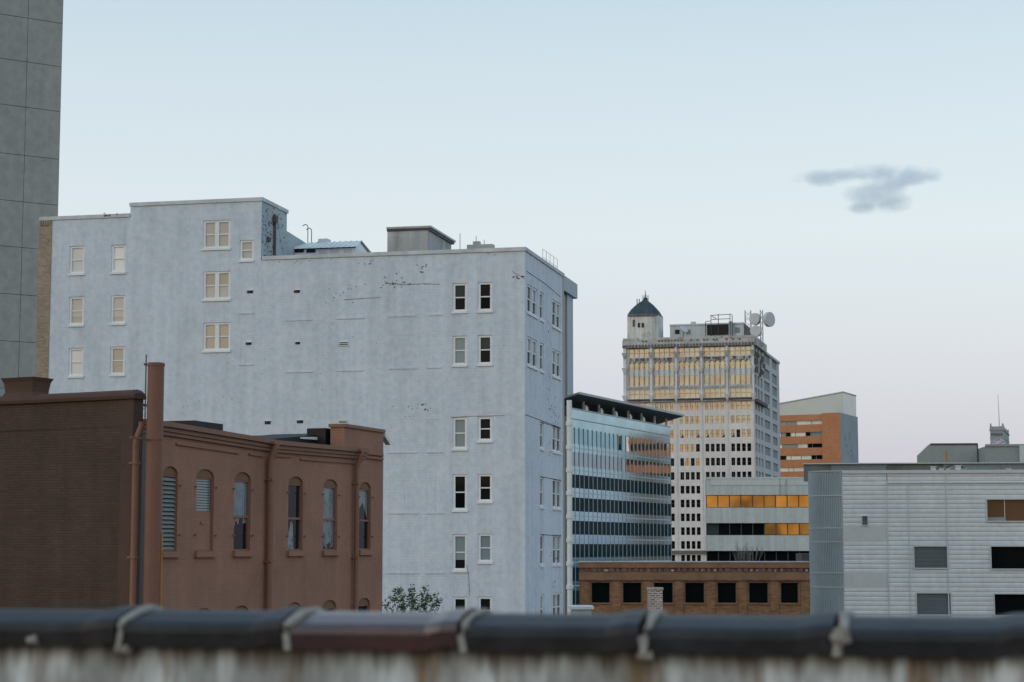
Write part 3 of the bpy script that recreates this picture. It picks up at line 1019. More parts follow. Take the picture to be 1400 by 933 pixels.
for i, a in enumerate(arch + low):
    up = i < 6
    i = i % 6
    s0, s1, z0, z1 = a
    sp = z1 - RISE
    hw, cs = (s1 - s0) / 2, (s0 + s1) / 2
    name = 'arched_window' if i > 1 else ('louvred_window' if i == 0 else 'blocked_window')
    f = MB()
    nb, nf = -DEP - .04, -DEP + .06
    fw = .055
    # arched head board
    arc = [(cs - (hw - .002) * math.cos(math.pi * k / 12), sp + (RISE - .002) * math.sin(math.pi * k / 12)) for k in range(13)]
    f.prism(BF, [(x, y) for x, y in reversed(arc)] , nb, -DEP + .075, 1)
    f.box(BF, s0 + .002, s0 + fw, nb, nf, z0, sp - .002)
    f.box(BF, s1 - fw, s1 - .002, nb, nf, z0, sp - .002)
    f.box(BF, s0 + fw, s1 - fw, nb, nf, sp - fw, sp - .002)
    f.box(BF, s0 + fw, s1 - fw, nb, nf, z0 + .002, z0 + fw)
    zm = z0 + (sp - z0) * (.48 if i > 1 else .54)
    if i > 1:
        f.box(BF, s0 + fw, s1 - fw, nb, nf, zm - .04, zm + .04)
    if i == 1:
        f.box(BF, s0 + fw, s1 - fw, nb, nf - .02, z0 + fw, zm, 2)
        f.box(BF, cs - .14, cs + .12, nf - .02, nf + .02, z0 + .9, z0 + .98, 2)
    o = f.build(name, [mt['brown_trim'], mt['jamb'], mt['brown_paint']], bb)
    a0, a1 = s0 + fw, s1 - fw
    if i == 0:
        lv = MB()
        lv.poly([BF.P(a0, nb + .01, z0 + fw), BF.P(a1, nb + .01, z0 + fw), BF.P(a1, nb + .01, sp - fw), BF.P(a0, nb + .01, sp - fw)], 1)
        N = 17
        for k in range(N):
            za = z0 + fw + (sp - z0 - 2 * fw) * k / N
            h = (sp - z0 - 2 * fw) / N
            lv.hexa([BF.P(a0, nf + .03, za), BF.P(a1, nf + .03, za), BF.P(a1, nf, za), BF.P(a0, nf, za),
                     BF.P(a0, nb + .05, za + h * .8), BF.P(a1, nb + .05, za + h * .8), BF.P(a1, nb + .02, za + h * .8), BF.P(a0, nb + .02, za + h * .8)])
        lv.build('louvre_slats', [mt['shutter'], mt['black']], o)
    elif i == 1:
        lv = MB()
        lv.poly([BF.P(a0, nb + .03, zm), BF.P(a1, nb + .03, zm), BF.P(a1, nb + .03, sp - fw), BF.P(a0, nb + .03, sp - fw)], 1)
        N = 12
        for k in range(N):
            za = zm + (sp - fw - zm) * k / N
            lv.box(BF, a0, a1, nb + .032, nb + .05, za + .015, za + (sp - fw - zm) / N - .012)
        lv.build('blind', [mt['g_grey'], mt['g_mid']], o)
    else:
        p = MB()
        for za, zb in ((z0 + fw, zm - .04), (zm + .04, sp - fw)):
            p.poly([BF.P(a0, nb + .03, za), BF.P(a1, nb + .03, za), BF.P(a1, nb + .03, zb), BF.P(a0, nb + .03, zb)])
        p.build('pane', mt['g_dark'], o)
        cur = MB()
        if up and i in (2, 4):                      # long pale curtains, also painting the upper panes' glass reflection
            zc = zm - (1.0 if i == 4 else .15)
            W = a1 - a0
            for k in range(8):
                x0 = a0 + W * k / 8
                dep = .004 + .005 * (k % 2)
                zz = zc + .12 * math.sin(k * 1.7)
                cur.poly([BF.P(x0, nb + .034 + dep, zz), BF.P(x0 + W / 8, nb + .043 - dep, zz + .03), BF.P(x0 + W / 8, nb + .043 - dep, sp - fw), BF.P(x0, nb + .034 + dep, sp - fw)])
        if up and i in (2, 3, 5):
            W = a1 - a0
            if i == 3:
                cur.poly([BF.P(a0 + .02, nb + .036, z0 + fw), BF.P(a0 + W * .62, nb + .036, z0 + fw), BF.P(a0 + W * .55, nb + .036, z0 + .95), BF.P(a0 + W * .4, nb + .036, z0 + 1.1)])
            elif i == 5:
                cur.poly([BF.P(a0 + W * .1, nb + .036, sp - fw), BF.P(a0 + W * .2, nb + .036, sp - .8), BF.P(a0 + W * .55, nb + .036, sp - .55), BF.P(a1 - .02, nb + .036, sp - 1.2), BF.P(a1 - .02, nb + .036, sp - fw)])
            else:
                cur.poly([BF.P(a0 + .01, nb + .036, z0 + .5), BF.P(a0 + W * .25, nb + .036, z0 + .9), BF.P(a0 + W * .2, nb + .036, zm - .05), BF.P(a0 + .01, nb + .036, zm - .05)])
        if cur.f:
            cur.build('curtain', mt['g_curtain'], o)
    q = MB()
    q.box(BF, s0 - .1, s1 + .1, -DEP - .02, .12, z0 - .2, z0 - .003)
    q.build('sill', mt['brown_paint'], o)
    if up:                                           # old shutter hooks beside the opening
        hk = MB()
        for zz in (z0 + .5, sp - .35):
            for x in (s0 - .13, s1 + .09):
                hk.box(BF, x, x + .06, .002, .08, zz, zz + .05)
        hk.build('shutter_hook', mt['brown_trim'], o)
# downpipes
for (u, vt, r_) in ((186, 577, .10), (370, 607, .125), (488, 617, .10)):
    s, z = BF.px(u, vt, .16)
    m = MB()
    m.tube([BF.P(s, .17, 0), BF.P(s, .17, z - .75)], r_, 10)
    m.tube([BF.P(s, .17, z - .75), BF.P(s, .19, z - .55), BF.P(s + .05, .34, z - .12), BF.P(s + .05, .34, z)], r_ * 1.05, 10)
    if u > 200:
        m.box(BF, s - r_ * 1.2, s + r_ * 1.2, .05, .40, z - .02, z + .08)
    for zz in (z - 1.3, z - 4.2, z - 7):
        m.box(BF, s - r_ * 1.15, s + r_ * 1.15, .003, .17 + r_ * 1.04, zz, zz + .06)
    m.build('downpipe', mt['brown_trim'], bb, smooth=False)
m = MB()
s0 = BF.px(191, 650)[0]
m.box(BF, s0 - .1, s0 + .5, .003, .06, 0, BF.px(195, 592)[1])
m.build('shadow_chase', mt['dark_metal'], bb)  # flat dark strip painting the shadowed gap beside the flue
# the big flue
s, z = BF.px(213.5, 496.5, .85)
m = MB()
m.tube([BF.P(s, .85, 0), BF.P(s, .85, z)], .255, 24, 0)
m.tube([BF.P(s, .85, z - .10), BF.P(s, .85, z - .03)], .275, 24, 0)
zs_ = BF.px(213.5, 601, .85)[1]
m.tube([BF.P(s, .85, zs_ - .03), BF.P(s, .85, zs_ + .05)], .272, 24, 0)
m.tube([BF.P(s, .85, 10), BF.P(s, .85, 10.08)], .272, 24, 0)
m.box(BF, s - 1.1, s - .27, .60, .66, zs_ - .03, zs_ + .04, 0)
m.tube([BF.P(s, .85, z + .001), BF.P(s, .85, z + .002)], .22, 20, 1)
o = m.build('flue', [mt['flue'], mt['black']], bb)
o['label'] = 'tall round brown flue pipe rising above the roof line'
m = MB()
sc_ = BF.px(219, 760, .56)[0]
m.tube([BF.P(s + .1, 1.12, 0), BF.P(s + .1, 1.12, BF.px(219, 728, .9)[1])], .022, 6)
m.build('conduit', mt['rust'], bb)
# dark end wall, its rounded coping and chimney stub
zt = BL.px(170, 545)[1]
m = MB()
sl = BL.px(-60, 600)[0]
m.wall(BL, sl, -.42, 0, zt, [])
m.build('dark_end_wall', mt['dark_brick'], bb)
m = MB()
m.box(BL, -.415, 0.06, -.45, .015, 0, zt)
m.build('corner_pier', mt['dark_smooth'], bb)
m = MB()
pr = [(.10, -.02), (.13, .08), (.10, .18), (0, .25), (-.2, .28), (-.42, .25), (-.5, .12), (-.5, -.02)]
for (a, pa), (b, pb) in (((sl, 0), (.02, 0)), ((.02, 0), (.14, .10))):
    A = [BL.P(a, n, zt + .0 + zz - pa * max(0, zz) * 2) for n, zz in pr]
    B = [BL.P(b, n, zt + .0 + zz - pb * max(0, zz) * 4) for n, zz in pr]
    for j in range(len(pr)):
        k = (j + 1) % len(pr)
        m.poly([A[j], B[j], B[k], A[k]])
    if pb:
        m.poly(B)
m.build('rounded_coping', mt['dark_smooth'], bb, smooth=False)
a, b_, _, zc = BL.rect(7, 517, 51, 548, -.1)
m = MB()
zz = [(zt + .1, 0), (zt + .28, .0), (zt + .5, .02), (zc - .15, .05), (zc, .12)]
for (z0, g0), (z1, g1) in zip(zz[:-1], zz[1:]):
    x0, x1 = a + .12, b_ - .12
    m.hexa([BL.P(x0 - g0, -.0 + g0, z0), BL.P(x1 + g0, -.0 + g0, z0), BL.P(x1 + g0, -.75 - g0, z0), BL.P(x0 - g0, -.75 - g0, z0),
            BL.P(x0 - g1, -.0 + g1, z1), BL.P(x1 + g1, -.0 + g1, z1), BL.P(x1 + g1, -.75 - g1, z1), BL.P(x0 - g1, -.75 - g1, z1)])
m.hexa([BL.P(a - .1, .12, zt + .02), BL.P(b_ + .1, .12, zt + .02), BL.P(b_ + .1, -.8, zt + .02), BL.P(a - .1, -.8, zt + .02),
        BL.P(a + .1, .02, zt + .36), BL.P(b_ - .1, .02, zt + .36), BL.P(b_ - .1, -.7, zt + .36), BL.P(a + .1, -.7, zt + .36)])
m.build('chimney', mt['dark_smooth'], bb)
# roof things of the brown building
x0, x1, z0, z1 = BF.rect(266, 577.6, 305, 584, -3)
m = MB()
m.box(BF, x0, x1, -5, -3, rooftop(x0) - .6, z1)
m.build('roof_hatch', mt['black'], bb)
m = MB()
a = BF.px(375, 600, -1.2)[0]
b_ = BF.px(470, 600, -1.2)[0]
za, zb = BF.px(375, 600, -1.2)[1], BF.px(470, 588, -1.2)[1]
zm_ = BF.px(460, 592, -1.2)[1]
m.hexa([BF.P(a, -1.2, za - .9), BF.P(b_ - .6, -1.2, za - .9), BF.P(b_ - .6, -4, za - .9), BF.P(a, -4, za - .9),
        BF.P(a, -1.2, za), BF.P(b_ - .6, -1.2, zm_), BF.P(b_ - .6, -4, zm_), BF.P(a, -4, za)])
m.box(BF, b_ - .59, s_pier - .02, -1.6, -.8, za - .9, zpier - .02)
t0, t1 = a + (b_ - a) * .35, b_ - .9
m.hexa([BF.P(t0, -1.15, zm_ - .42), BF.P(t1, -1.15, zm_ - .34), BF.P(t1, -1.19, zm_ - .34), BF.P(t0, -1.19, zm_ - .42),
        BF.P(t0, -1.15, zm_ - .36), BF.P(t1, -1.15, zm_ - .16), BF.P(t1, -1.19, zm_ - .16), BF.P(t0, -1.19, zm_ - .36)], 1)
m.build('roof_skirt', [mt['black'], mt['white_flat']], bb)
# aerial mast beside the flue
s, z = BF.px(200, 485, -.4)
zb = BF.px(200, 571, -.4)[1]
an = thing('aerial_mast', BF.P(s, -.4, zb), 'thin black aerial mast standing left of the brown flue', 'aerial')
m = MB()
m.tube([BF.P(s, -.4, zb - .3), BF.P(s, -.4, z)], .022, 6)
for v in (500, 556):
    zz = BF.px(200, v, -.4)[1]
    m.box(BF, s - .06, s + .08, -.45, -.35, zz, zz + .07)
m.build('pole', mt['dark_metal'], an)
m = MB()
zz = BF.px(199, 557, -.4)[1]
m.tube([BF.P(s, -.4, zz), BF.P(s - .45, -.4, zb + .05)], .008, 5)
m.build('guy_wire', mt['dark_metal'], an)
# security camera on the far end of the painted wall
cs_ = thing('security_camera', BF.P(s_end + .05, -.1, zpier - .35), 'white security camera on a bracket at the end of the brown parapet', 'camera')
s, z = s_end, zpier - .12
m = MB()
m.tube([BF.P(s + .0, -.1, z - .1), BF.P(s + .25, -.1, z - .1)], .03, 6)
m.build('bracket', mt['grey_metal'], cs_)
m = MB()
m.hexa([BF.P(s + .12, .02, z - .02), BF.P(s + .72, .02, z - .34), BF.P(s + .72, -.2, z - .34), BF.P(s + .12, -.2, z - .02),
        BF.P(s + .14, .02, z + .13), BF.P(s + .78, .02, z - .19), BF.P(s + .78, -.2, z - .19), BF.P(s + .14, -.2, z + .13)])
m.build('housing', mt['white_flat'], cs_)

# ------------------------------------------------------------------ glass office with the flying roof
GF = Fr.pix(780, 300, 1088)
GL = GF.px(917, 660)[0]
go = thing('glass_office', GF.P(GL / 2, 0, 0), 'blue-green glass office with white fins and an overhanging flat roof', 'office building')
zrail = GF.px(781, 559)[1]
rows = [(585.5, 606.4), (617.6, 637), (648.5, 667), (680, 699), (712, 731), (744, 762.5), (776, 795), (808, 826)]
rows = [(GF.px(781, b)[1], GF.px(781, a)[1]) for a, b in rows]
zfl = zrail
gm = ['g_teal', 'g_teal2', 'g_office', 'g_office', 'g_office', 'g_office', 'g_office', 'g_office']  # teal upper and dark lower floors paint the mirrored sky and skyline
NC = 25
for i, (za, zb) in enumerate(rows):
    m = MB()
    if i == 0:
        m.box(GF, 0, GL, -.4, -.06, zb + .001, (zb + zfl) / 2 - .06)
        m.box(GF, 0, GL, -.3, 0, (zb + zfl) / 2 + .06, zfl)
        m.box(GF, 0, GL, -.3, .12, (zb + zfl) / 2 - .06, (zb + zfl) / 2 + .06, 1)
    else:
        h = zfl - zb
        m.box(GF, 0, GL, -.3, .02, zb, zb + h * .46)
        m.box(GF, 0, GL, -.3, .05, zb + h * .46, zb + h * .56, 1)
        m.box(GF, 0, GL, -.3, .02, zb + h * .56, zfl)
    m.build('spandrel_band', [mt['g_spandrel'], mt['alu']], go)
    for k in range(1):
        m = MB()
        for c in range(NC):                          # each pane sits a hair out of true
            a, b = GL * c / NC + .05, GL * (c + 1) / NC - .05
            t1, t2 = rnd.uniform(-.012, .012), rnd.uniform(-.012, .012)
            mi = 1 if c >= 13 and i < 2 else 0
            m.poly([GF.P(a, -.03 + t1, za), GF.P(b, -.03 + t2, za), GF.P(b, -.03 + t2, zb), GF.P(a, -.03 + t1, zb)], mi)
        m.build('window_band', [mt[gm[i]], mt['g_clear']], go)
    zfl = za
m = MB()
m.shell(GF, .0, GL, -.35, -30, 0, zrail - 1.2, 'FRBLT')
m.build('core', mt['soffit'], go)
for c in range(NC + 1):
    s = GL * c / NC
    m = MB()
    m.box(GF, s - .06, s + .06, -.1, .07, 0, rows[0][1] + .2)
    m.build('mullion', mt['alu'], go)
m = MB()
m.box(GF, -.1, GL + .1, -.1, .15, zrail, zrail + .15)
m.build('top_rail', mt['alu'], go)
m = MB()
m.tube([GF.P(-.9, .2, 0), GF.P(-.9, .2, zrail + 1.2)], .42, 14)
for za, zb in rows:
    m.tube([GF.P(-.9, .2, zb + .3), GF.P(-.9, .2, zb + .9)], .56, 14)
    m.box(GF, -.9, -.05, .05, .35, zb + .4, zb + .8)
m.build('corner_column', mt['alu_white'], go, smooth=False)
# terrace storey and roof
nfr, nbk = 1.5, -9.0
c = [GF.px(791, 534.5, nfr), GF.px(935, 569, nfr), GF.px(912, 573.5, nbk), GF.px(771, 539, nbk)]
zf_, zbk = (c[0][1] + c[1][1]) / 2, (c[2][1] + c[3][1]) / 2
zf_ = (c[0][1] + c[1][1]) / 2
zbk = zf_ - .28 - .27 * (nfr + 3)
sA, sB = c[0][0], c[1][0]
sC, sD = sB, sA
m = MB()
zin = zf_ - .28 - .27 * (nfr + 9)
m.hexa([GF.P(sA, nfr, zf_ - .28), GF.P(sB, nfr, zf_ - .28), GF.P(sC, -9, zin), GF.P(sD, -9, zin),
        GF.P(sA, nfr, zf_), GF.P(sB, nfr, zf_), GF.P(sC, -9, zin + .5), GF.P(sD, -9, zin + .5)], 0)
m.box(GF, sA - .05, sB + .05, nfr + .003, nfr + .12, zf_ - .3, zf_ + .06, 1)
m.build('flying_roof', [mt['soffit'], mt['canopy']], go)
m = MB()
m.shell(GF, 2, GL - .8, -3, -27, zrail - 1.2, zbk - .05, 'FRBL')
m.build('clerestory', mt['soffit'], go)
for u in (798, 819, 839, 859, 877, 895, 911):
    s = GF.px(u, 565, -.6)[0]
    m = MB()
    m.box(GF, s - .12, s + .12, -.8, -.5, zrail - .6, zf_ - .28 - .27 * (nfr + .5))
    m.build('roof_post', mt['alu_white'], go)
for u in (800.5, 821, 841, 860.5, 878.5):
    s = GF.px(u, 563, -.3)[0]
    m = MB()
    m.box(GF, s - .6, s + .5, -.5, .0, zrail + .16, zrail + .75)
    m.box(GF, s - .35, s + .3, -.4, -.1, zrail + .75, zrail + 1.0)
    m.build('light_box', mt['white_flat'], go)

# orange brick wing beyond the right edge of the picture: what the glass office mirrors
gn = Vector((GF.n.x, GF.n.y, 0))


def mirror(u, v, dist):
    s, z = GF.px(u, v)
    p = GF.P(s, 0, z)
    d = ray(u, v).normalized()
    r = d - 2 * d.dot(gn) * gn
    return p + r * dist


pa, pb = mirror(858, 630, 230), mirror(917, 630, 230)
rd_ = ray(888, 630).normalized()
rd_ = (rd_ - 2 * rd_.dot(gn) * gn).to_2d().normalized()
if True:
    pp = Vector((-rd_.y, rd_.x))                       # across the mirrored line of sight
    ta_, tb_ = pa.to_2d().dot(pp), pb.to_2d().dot(pp)
    base = pa.to_2d() - pp * ta_
    HW = Fr(base + pp * max(ta_, tb_), -pp)
    pa, pb = Vector((*(base + pp * ta_), 0)), Vector((*(base + pp * tb_), 0))
    Lw = (pa - pb).to_2d().length
    hw_ = thing('brick_wing', HW.P(Lw / 2, 0, 0), 'orange brick block with dark ribbon windows mirrored in the glass office', 'building')
    ztw = mirror(890, 596, 230).z
    ribs = []
    zz = ztw - 3.0
    while zz > 6:
        ribs.append((.8, Lw - .8, zz - 1.9, zz, 0, .3))
        zz -= 4.2
    m = MB()
    m.wall(HW, 0, Lw, 0, ztw, ribs)
    m.shell(HW, 0, Lw, 0, -18, 0, ztw, 'RBLT')
    m.build('brick_wall', mt['orange_brick'], hw_)
    for a, b, z0, z1, _, _ in ribs:
        m = MB()
        m.poly([HW.P(a, -.25, z0), HW.P(b, -.25, z0), HW.P(b, -.25, z1), HW.P(a, -.25, z1)])
        m.build('ribbon_window', mt['g_dark'], hw_)

# ------------------------------------------------------------------ old tower with the gold windows
TF = Fr.pix(1034, 500, -10200)
TR = TF.turn(0)
ot = thing('old_tower', TF.P(-15, 0, 0), 'tall ornate pale terracotta tower with gold reflecting windows and a corner turret', 'tower')
tl = TF.px(853, 560)[0]
ttop = TF.px(1033, 458.5)[1]
TLr = TR.px(1065.8, 560)[0]
bays = [(859.7, 887.2), (894.2, 921.6), (927.8, 956.6), (962.4, 991.2), (997.4, 1026.6)]
bays = [(TF.px(a, 520)[0], TF.px(b, 520)[0]) for a, b in bays]


def zT(v, u=1010):
    return TF.px(u, v)[1]


top_row = (zT(485.5), zT(474))
arch_row = (zT(524.5), zT(492))
belt_row = (zT(542.3), zT(531))
lower = [(zT(v + 10.6), zT(v)) for v in (549.3, 568.2, 587.3, 606.5, 625.8, 645, 664, 683, 702, 721, 740, 759)]
holes, wl = [], []
for bi, (a, b) in enumerate(bays):
    w4 = (b - a) / 4
    for k in range(4):
        s0, s1 = a + w4 * k + w4 * .08, a + w4 * (k + 1) - w4 * .08
        holes.append((s0, s1) + top_row + (0, .6)); wl.append(('window', s0, s1, top_row, -2, bi, k))
        holes.append((s0, s1) + arch_row + ((s1 - s0) * .5, .7)); wl.append(('arched_window', s0, s1, arch_row, -1, bi, k))
        holes.append((s0, s1) + belt_row + (0, .5)); wl.append(('window', s0, s1, belt_row, 0, bi, k))
        for ri, rr in enumerate(lower):
            q0, q1 = a + w4 * k + w4 * .17, a + w4 * (k + 1) - w4 * .12
            holes.append((q0, q1) + rr + (0, .45)); wl.append(('window', q0, q1, rr, ri + 1, bi, k))
m = MB()
m.wall(TF, tl, 0, 0, ttop - 2.6, holes)
m.shell(TF, tl, 0, 0, -TLr, 0, ttop - 2.6, 'BLT')
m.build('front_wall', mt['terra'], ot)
# right flank: ornate first bay, plain bays behind
rh, rw = [], []
slots = [(.03, .10), (.13, .20), (.24, .31), (.38, .60), (.70, .90)]
zr_ = [(z0, z1) for (z0, z1) in [top_row] + [(zT(507), zT(495)), (zT(525), zT(513)), belt_row] + lower]
for i, (z0, z1) in enumerate(zr_):
    for j, (a, b) in enumerate(slots):
        r = (TLr * a, TLr * b, z0, z1 + .25)
        rh.append(r + (0, .35)); rw.append(r)
m = MB()
m.wall(TR, 0.0, TLr, 0, ttop - 2.6, rh)
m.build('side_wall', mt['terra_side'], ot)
m = MB()
for r in rw:
    m.poly([TR.P(r[0], -.3, r[2]), TR.P(r[1], -.3, r[2]), TR.P(r[1], -.3, r[3]), TR.P(r[0], -.3, r[3])])
    mid = (r[0] + r[1]) / 2
    m.box(TR, mid - .08, mid + .08, -.28, -.2, r[2], r[3], 1)
o = m.build('side_windows', [mt['side_glass'], mt['terra_side']], ot)
o['kind'] = 'stuff'
# piers and carving on the front
m = MB()
edges_ = [(tl, bays[0][0] - .6)] + [(bays[i][1] + .35, bays[i + 1][0] - .35) for i in range(4)] + [(bays[4][1] + .5, -.01)]
for a, b in edges_:
    m.box(TF, a, b, .01, .55, zT(548), ttop - 2.2)
    m.box(TF, a + .15, b - .15, .01, .22, 0, zT(548) - .01)
    c_ = (a + b) / 2
    for v in (482, 503, 541):
        zz = zT(v)
        m.hexa([TF.P(c_ - .25, .75, zz - 1.0), TF.P(c_ + .25, .75, zz - 1.0), TF.P(c_ + .25, .56, zz - 1.0), TF.P(c_ - .25, .56, zz - 1.0),
                TF.P(c_ - .7, 1.25, zz + .5), TF.P(c_ + .7, 1.25, zz + .5), TF.P(c_ + .7, .56, zz + .5), TF.P(c_ - .7, .56, zz + .5)], 1 if v < 500 else 0)
for a, b in bays:
    w4 = (b - a) / 4
    for k in range(5):
        x = a + w4 * k
        m.tube([TF.P(x, .12, arch_row[0] - .6), TF.P(x, .12, arch_row[1] - 1.0)], .13, 6, 1)
        m.box(TF, x - .3, x + .3, .0, .35, arch_row[0] - .95, arch_row[0] - .55, 1)
    for k in range(4):
        c_ = a + w4 * (k + .5)
        ra = w4 * .42
        pts = [TF.P(c_ - ra * math.cos(math.pi * i / 8), .15, arch_row[1] - ra * .8 + ra * 1.15 * math.sin(math.pi * i / 8)) for i in range(9)]
        m.tube(pts, .16, 5, 1)
        m.box(TF, c_ - .28, c_ + .28, .01, .16, zT(529.5), zT(526), 1)
m.build('piers', [mt['terra'], mt['terra_dirty']], ot)
m = MB()
rr_ = random.Random(5)
m.box(TF, tl - .2, .3, -.5, .75, ttop - 2.55, ttop - 1.2, 0)
step = [(tl - .2, tl + 3.3), (tl + 9.0, tl + 14), (tl + 19, tl + 23), (tl + 24.0, .3)]
m.box(TF, tl - .2, .3, -.5, .6, ttop - 1.2, ttop - .55, 0)
for a, b in ((.0, .12), (.28, .45), (.62, 1.0)):
    m.box(TF, tl * (1 - a), tl * (1 - b) + .3 * (b == 1.0), -.5, .68, ttop - .55, ttop, 0)
x = tl
while x < 0:
    m.box(TF, x, x + .42, .76, 1.0, ttop - 2.4, ttop - 1.8, 1)
    if rr_.random() < .6:
        m.box(TF, x, x + .5, .61, .72, ttop - 1.1, ttop - .7, 1)
    x += .85
for a, b in bays:                                       # dripping brackets over the top windows
    w4 = (b - a) / 4
    for k in range(4):
        for q in range(3):
            s = a + w4 * (k + .2 + q * .3)
            m.box(TF, s - .2, s + .2, .02, .35, top_row[1] + .1, top_row[1] + rr_.uniform(.7, 1.5), 1)
            m.box(TF, s - .25, s + .22, .02, .25, top_row[0] - rr_.uniform(.8, 1.2), top_row[0] - .25, rr_.choice((0, 1)))
x = 0.3
for k in range(7):
    s = TLr * (.02 + .055 * k)
    for z in (zT(480), zT(489), zT(500)):
        m.box(TR, s, s + rr_.uniform(.5, .9), .01, .5, z - rr_.uniform(1, 2.2), z, rr_.choice((0, 1)))
m.box(TR, .01, TLr * .40, -.5, .7, ttop - 2.55, ttop - .35, 0)
m.box(TR, TLr * .40, TLr + .1, -.5, .3, ttop - 2.55, ttop - 1.9, 2)
m.build('cornice', [mt['terra_dirty'], mt['ornament'], mt['terra_side']], ot)
m = MB()
for a, b in bays:
    zb_, zt2 = zT(547.6), zT(543.4)
    m.box(TF, a - .2, b + .2, .02, .9, zt2 - .12, zt2, 0)
    m.box(TF, a - .2, b + .2, .02, .9, zb_, zb_ + .12, 0)
    N = 10
    for k in range(N):
        s = a + (b - a) * k / N
        d_ = (b - a) / N
        m.tube([TF.P(s, .8, zb_ + .1), TF.P(s + d_, .8, zt2 - .1)], .09, 4, 1)
        m.tube([TF.P(s + d_, .8, zb_ + .1), TF.P(s, .8, zt2 - .1)], .09, 4, 1)
    m.box(TF, a - .2, b + .2, .02, .3, zb_ + .12, zt2 - .12, 1)
m.box(TR, .4, TLr * .38, .02, .9, zT(550), zT(545.5), 1)
zb_, zt2 = zT(757), zT(753)
m.box(TF, tl, -.1, .3, .9, zb_, zt2, 1)
m.build('balcony_band', [mt['terra_dirty'], mt['ornament']], ot)
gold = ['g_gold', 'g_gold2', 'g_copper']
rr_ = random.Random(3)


def pane_mat(row, bi, k):  # gold and dark rows paint the mirrored sunset and the skyline below it
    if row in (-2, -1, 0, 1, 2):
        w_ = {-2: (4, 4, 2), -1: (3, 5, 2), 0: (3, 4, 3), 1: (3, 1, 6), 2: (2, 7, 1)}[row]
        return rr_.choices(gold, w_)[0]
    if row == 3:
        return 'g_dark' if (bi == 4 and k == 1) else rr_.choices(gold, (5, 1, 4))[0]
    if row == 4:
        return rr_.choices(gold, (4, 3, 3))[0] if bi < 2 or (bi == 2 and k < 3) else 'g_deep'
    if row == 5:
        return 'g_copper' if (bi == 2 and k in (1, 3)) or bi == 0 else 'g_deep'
    return 'g_deep'


def tower_window(mb, w_, mi):
    kind, s0, s1, (z0, z1), row, bi, k = w_
    n = -.4
    g0, g1 = mi
    if kind == 'arched_window':
        rise = (s1 - s0) / 2
        sp = z1 - rise
        zA, zB = zT(512), zT(503.2)
        mb.poly([TF.P(s0, n, z0), TF.P(s1, n, z0), TF.P(s1, n, zA), TF.P(s0, n, zA)], g0)
        mb.box(TF, s0, s1, n - .1, n + .15, zA, zB, 1)
        c_ = (s0 + s1) / 2
        arc = [TF.P(c_ + rise * math.cos(math.pi * i / 8), n, sp + rise * math.sin(math.pi * i / 8)) for i in range(9)]
        mb.poly([TF.P(s0, n, zB), TF.P(s1, n, zB)] + arc, g0)
    else:
        mb.poly([TF.P(s0, n, z0), TF.P(s1, n, z0), TF.P(s1, n, z1), TF.P(s0, n, z1)], g0)
        if row >= 3 and bi >= 2 and row == 3 and k in (0, 3):      # dark patch over the lower corner
            mb.poly([TF.P(s0 + .05, n + .01, z0), TF.P(s1 - .1, n + .01, z0), TF.P(s1 - .2, n + .01, z0 + .9), TF.P(s0 + .4, n + .01, z0 + .5)], 2)
        mid = (z0 + z1) / 2
        mb.box(TF, s0, s1, n - .05, n + .06, mid - .05, mid + .05, 1)
        if row > 0:
            c_ = (s0 + s1) / 2
            mb.box(TF, c_ - .05, c_ + .05, n - .05, n + .055, z0, mid - .05, 1)
            mb.box(TF, c_ - .05, c_ + .05, n - .05, n + .055, mid + .05, z1, 1)


vis = lambda w_: w_[4] < 7 and not (w_[5] == 0 and w_[4] > 0) and not (w_[5] == 1 and w_[4] > 2 and w_[6] < 3)
cnt = {'window': 0, 'arched_window': 0}
rest = {}
for w_ in wl:
    pm = pane_mat(w_[4], w_[5], w_[6])
    fm_ = mt['frame_white'] if w_[0] == 'arched_window' else mt['red_trim'] if 'g_deep' not in pm else mt['dark_metal']
    if vis(w_) and cnt[w_[0]] < 100:
        cnt[w_[0]] += 1
        m = MB()
        tower_window(m, w_, (0, 0))
        m.build(w_[0], [mt[pm], fm_, mt['g_deep']], ot)
    else:
        rest.setdefault(pm, []).append(w_)
order = list(rest)
m = MB()
for pm in order:
    for w_ in rest[pm]:
        tower_window(m, w_, (2 + order.index(pm), 0)) if False else None
        kind, s0, s1, (z0, z1), row, bi, k = w_
        m.poly([TF.P(s0, -.4, z0), TF.P(s1, -.4, z0), TF.P(s1, -.4, z1), TF.P(s0, -.4, z1)], order.index(pm))
        mid = (z0 + z1) / 2
        m.box(TF, s0, s1, -.45, -.34, mid - .05, mid + .05, len(order))
o = m.build('lower_windows', [mt[p] for p in order] + [mt['dark_metal']], ot)
o['kind'] = 'stuff'
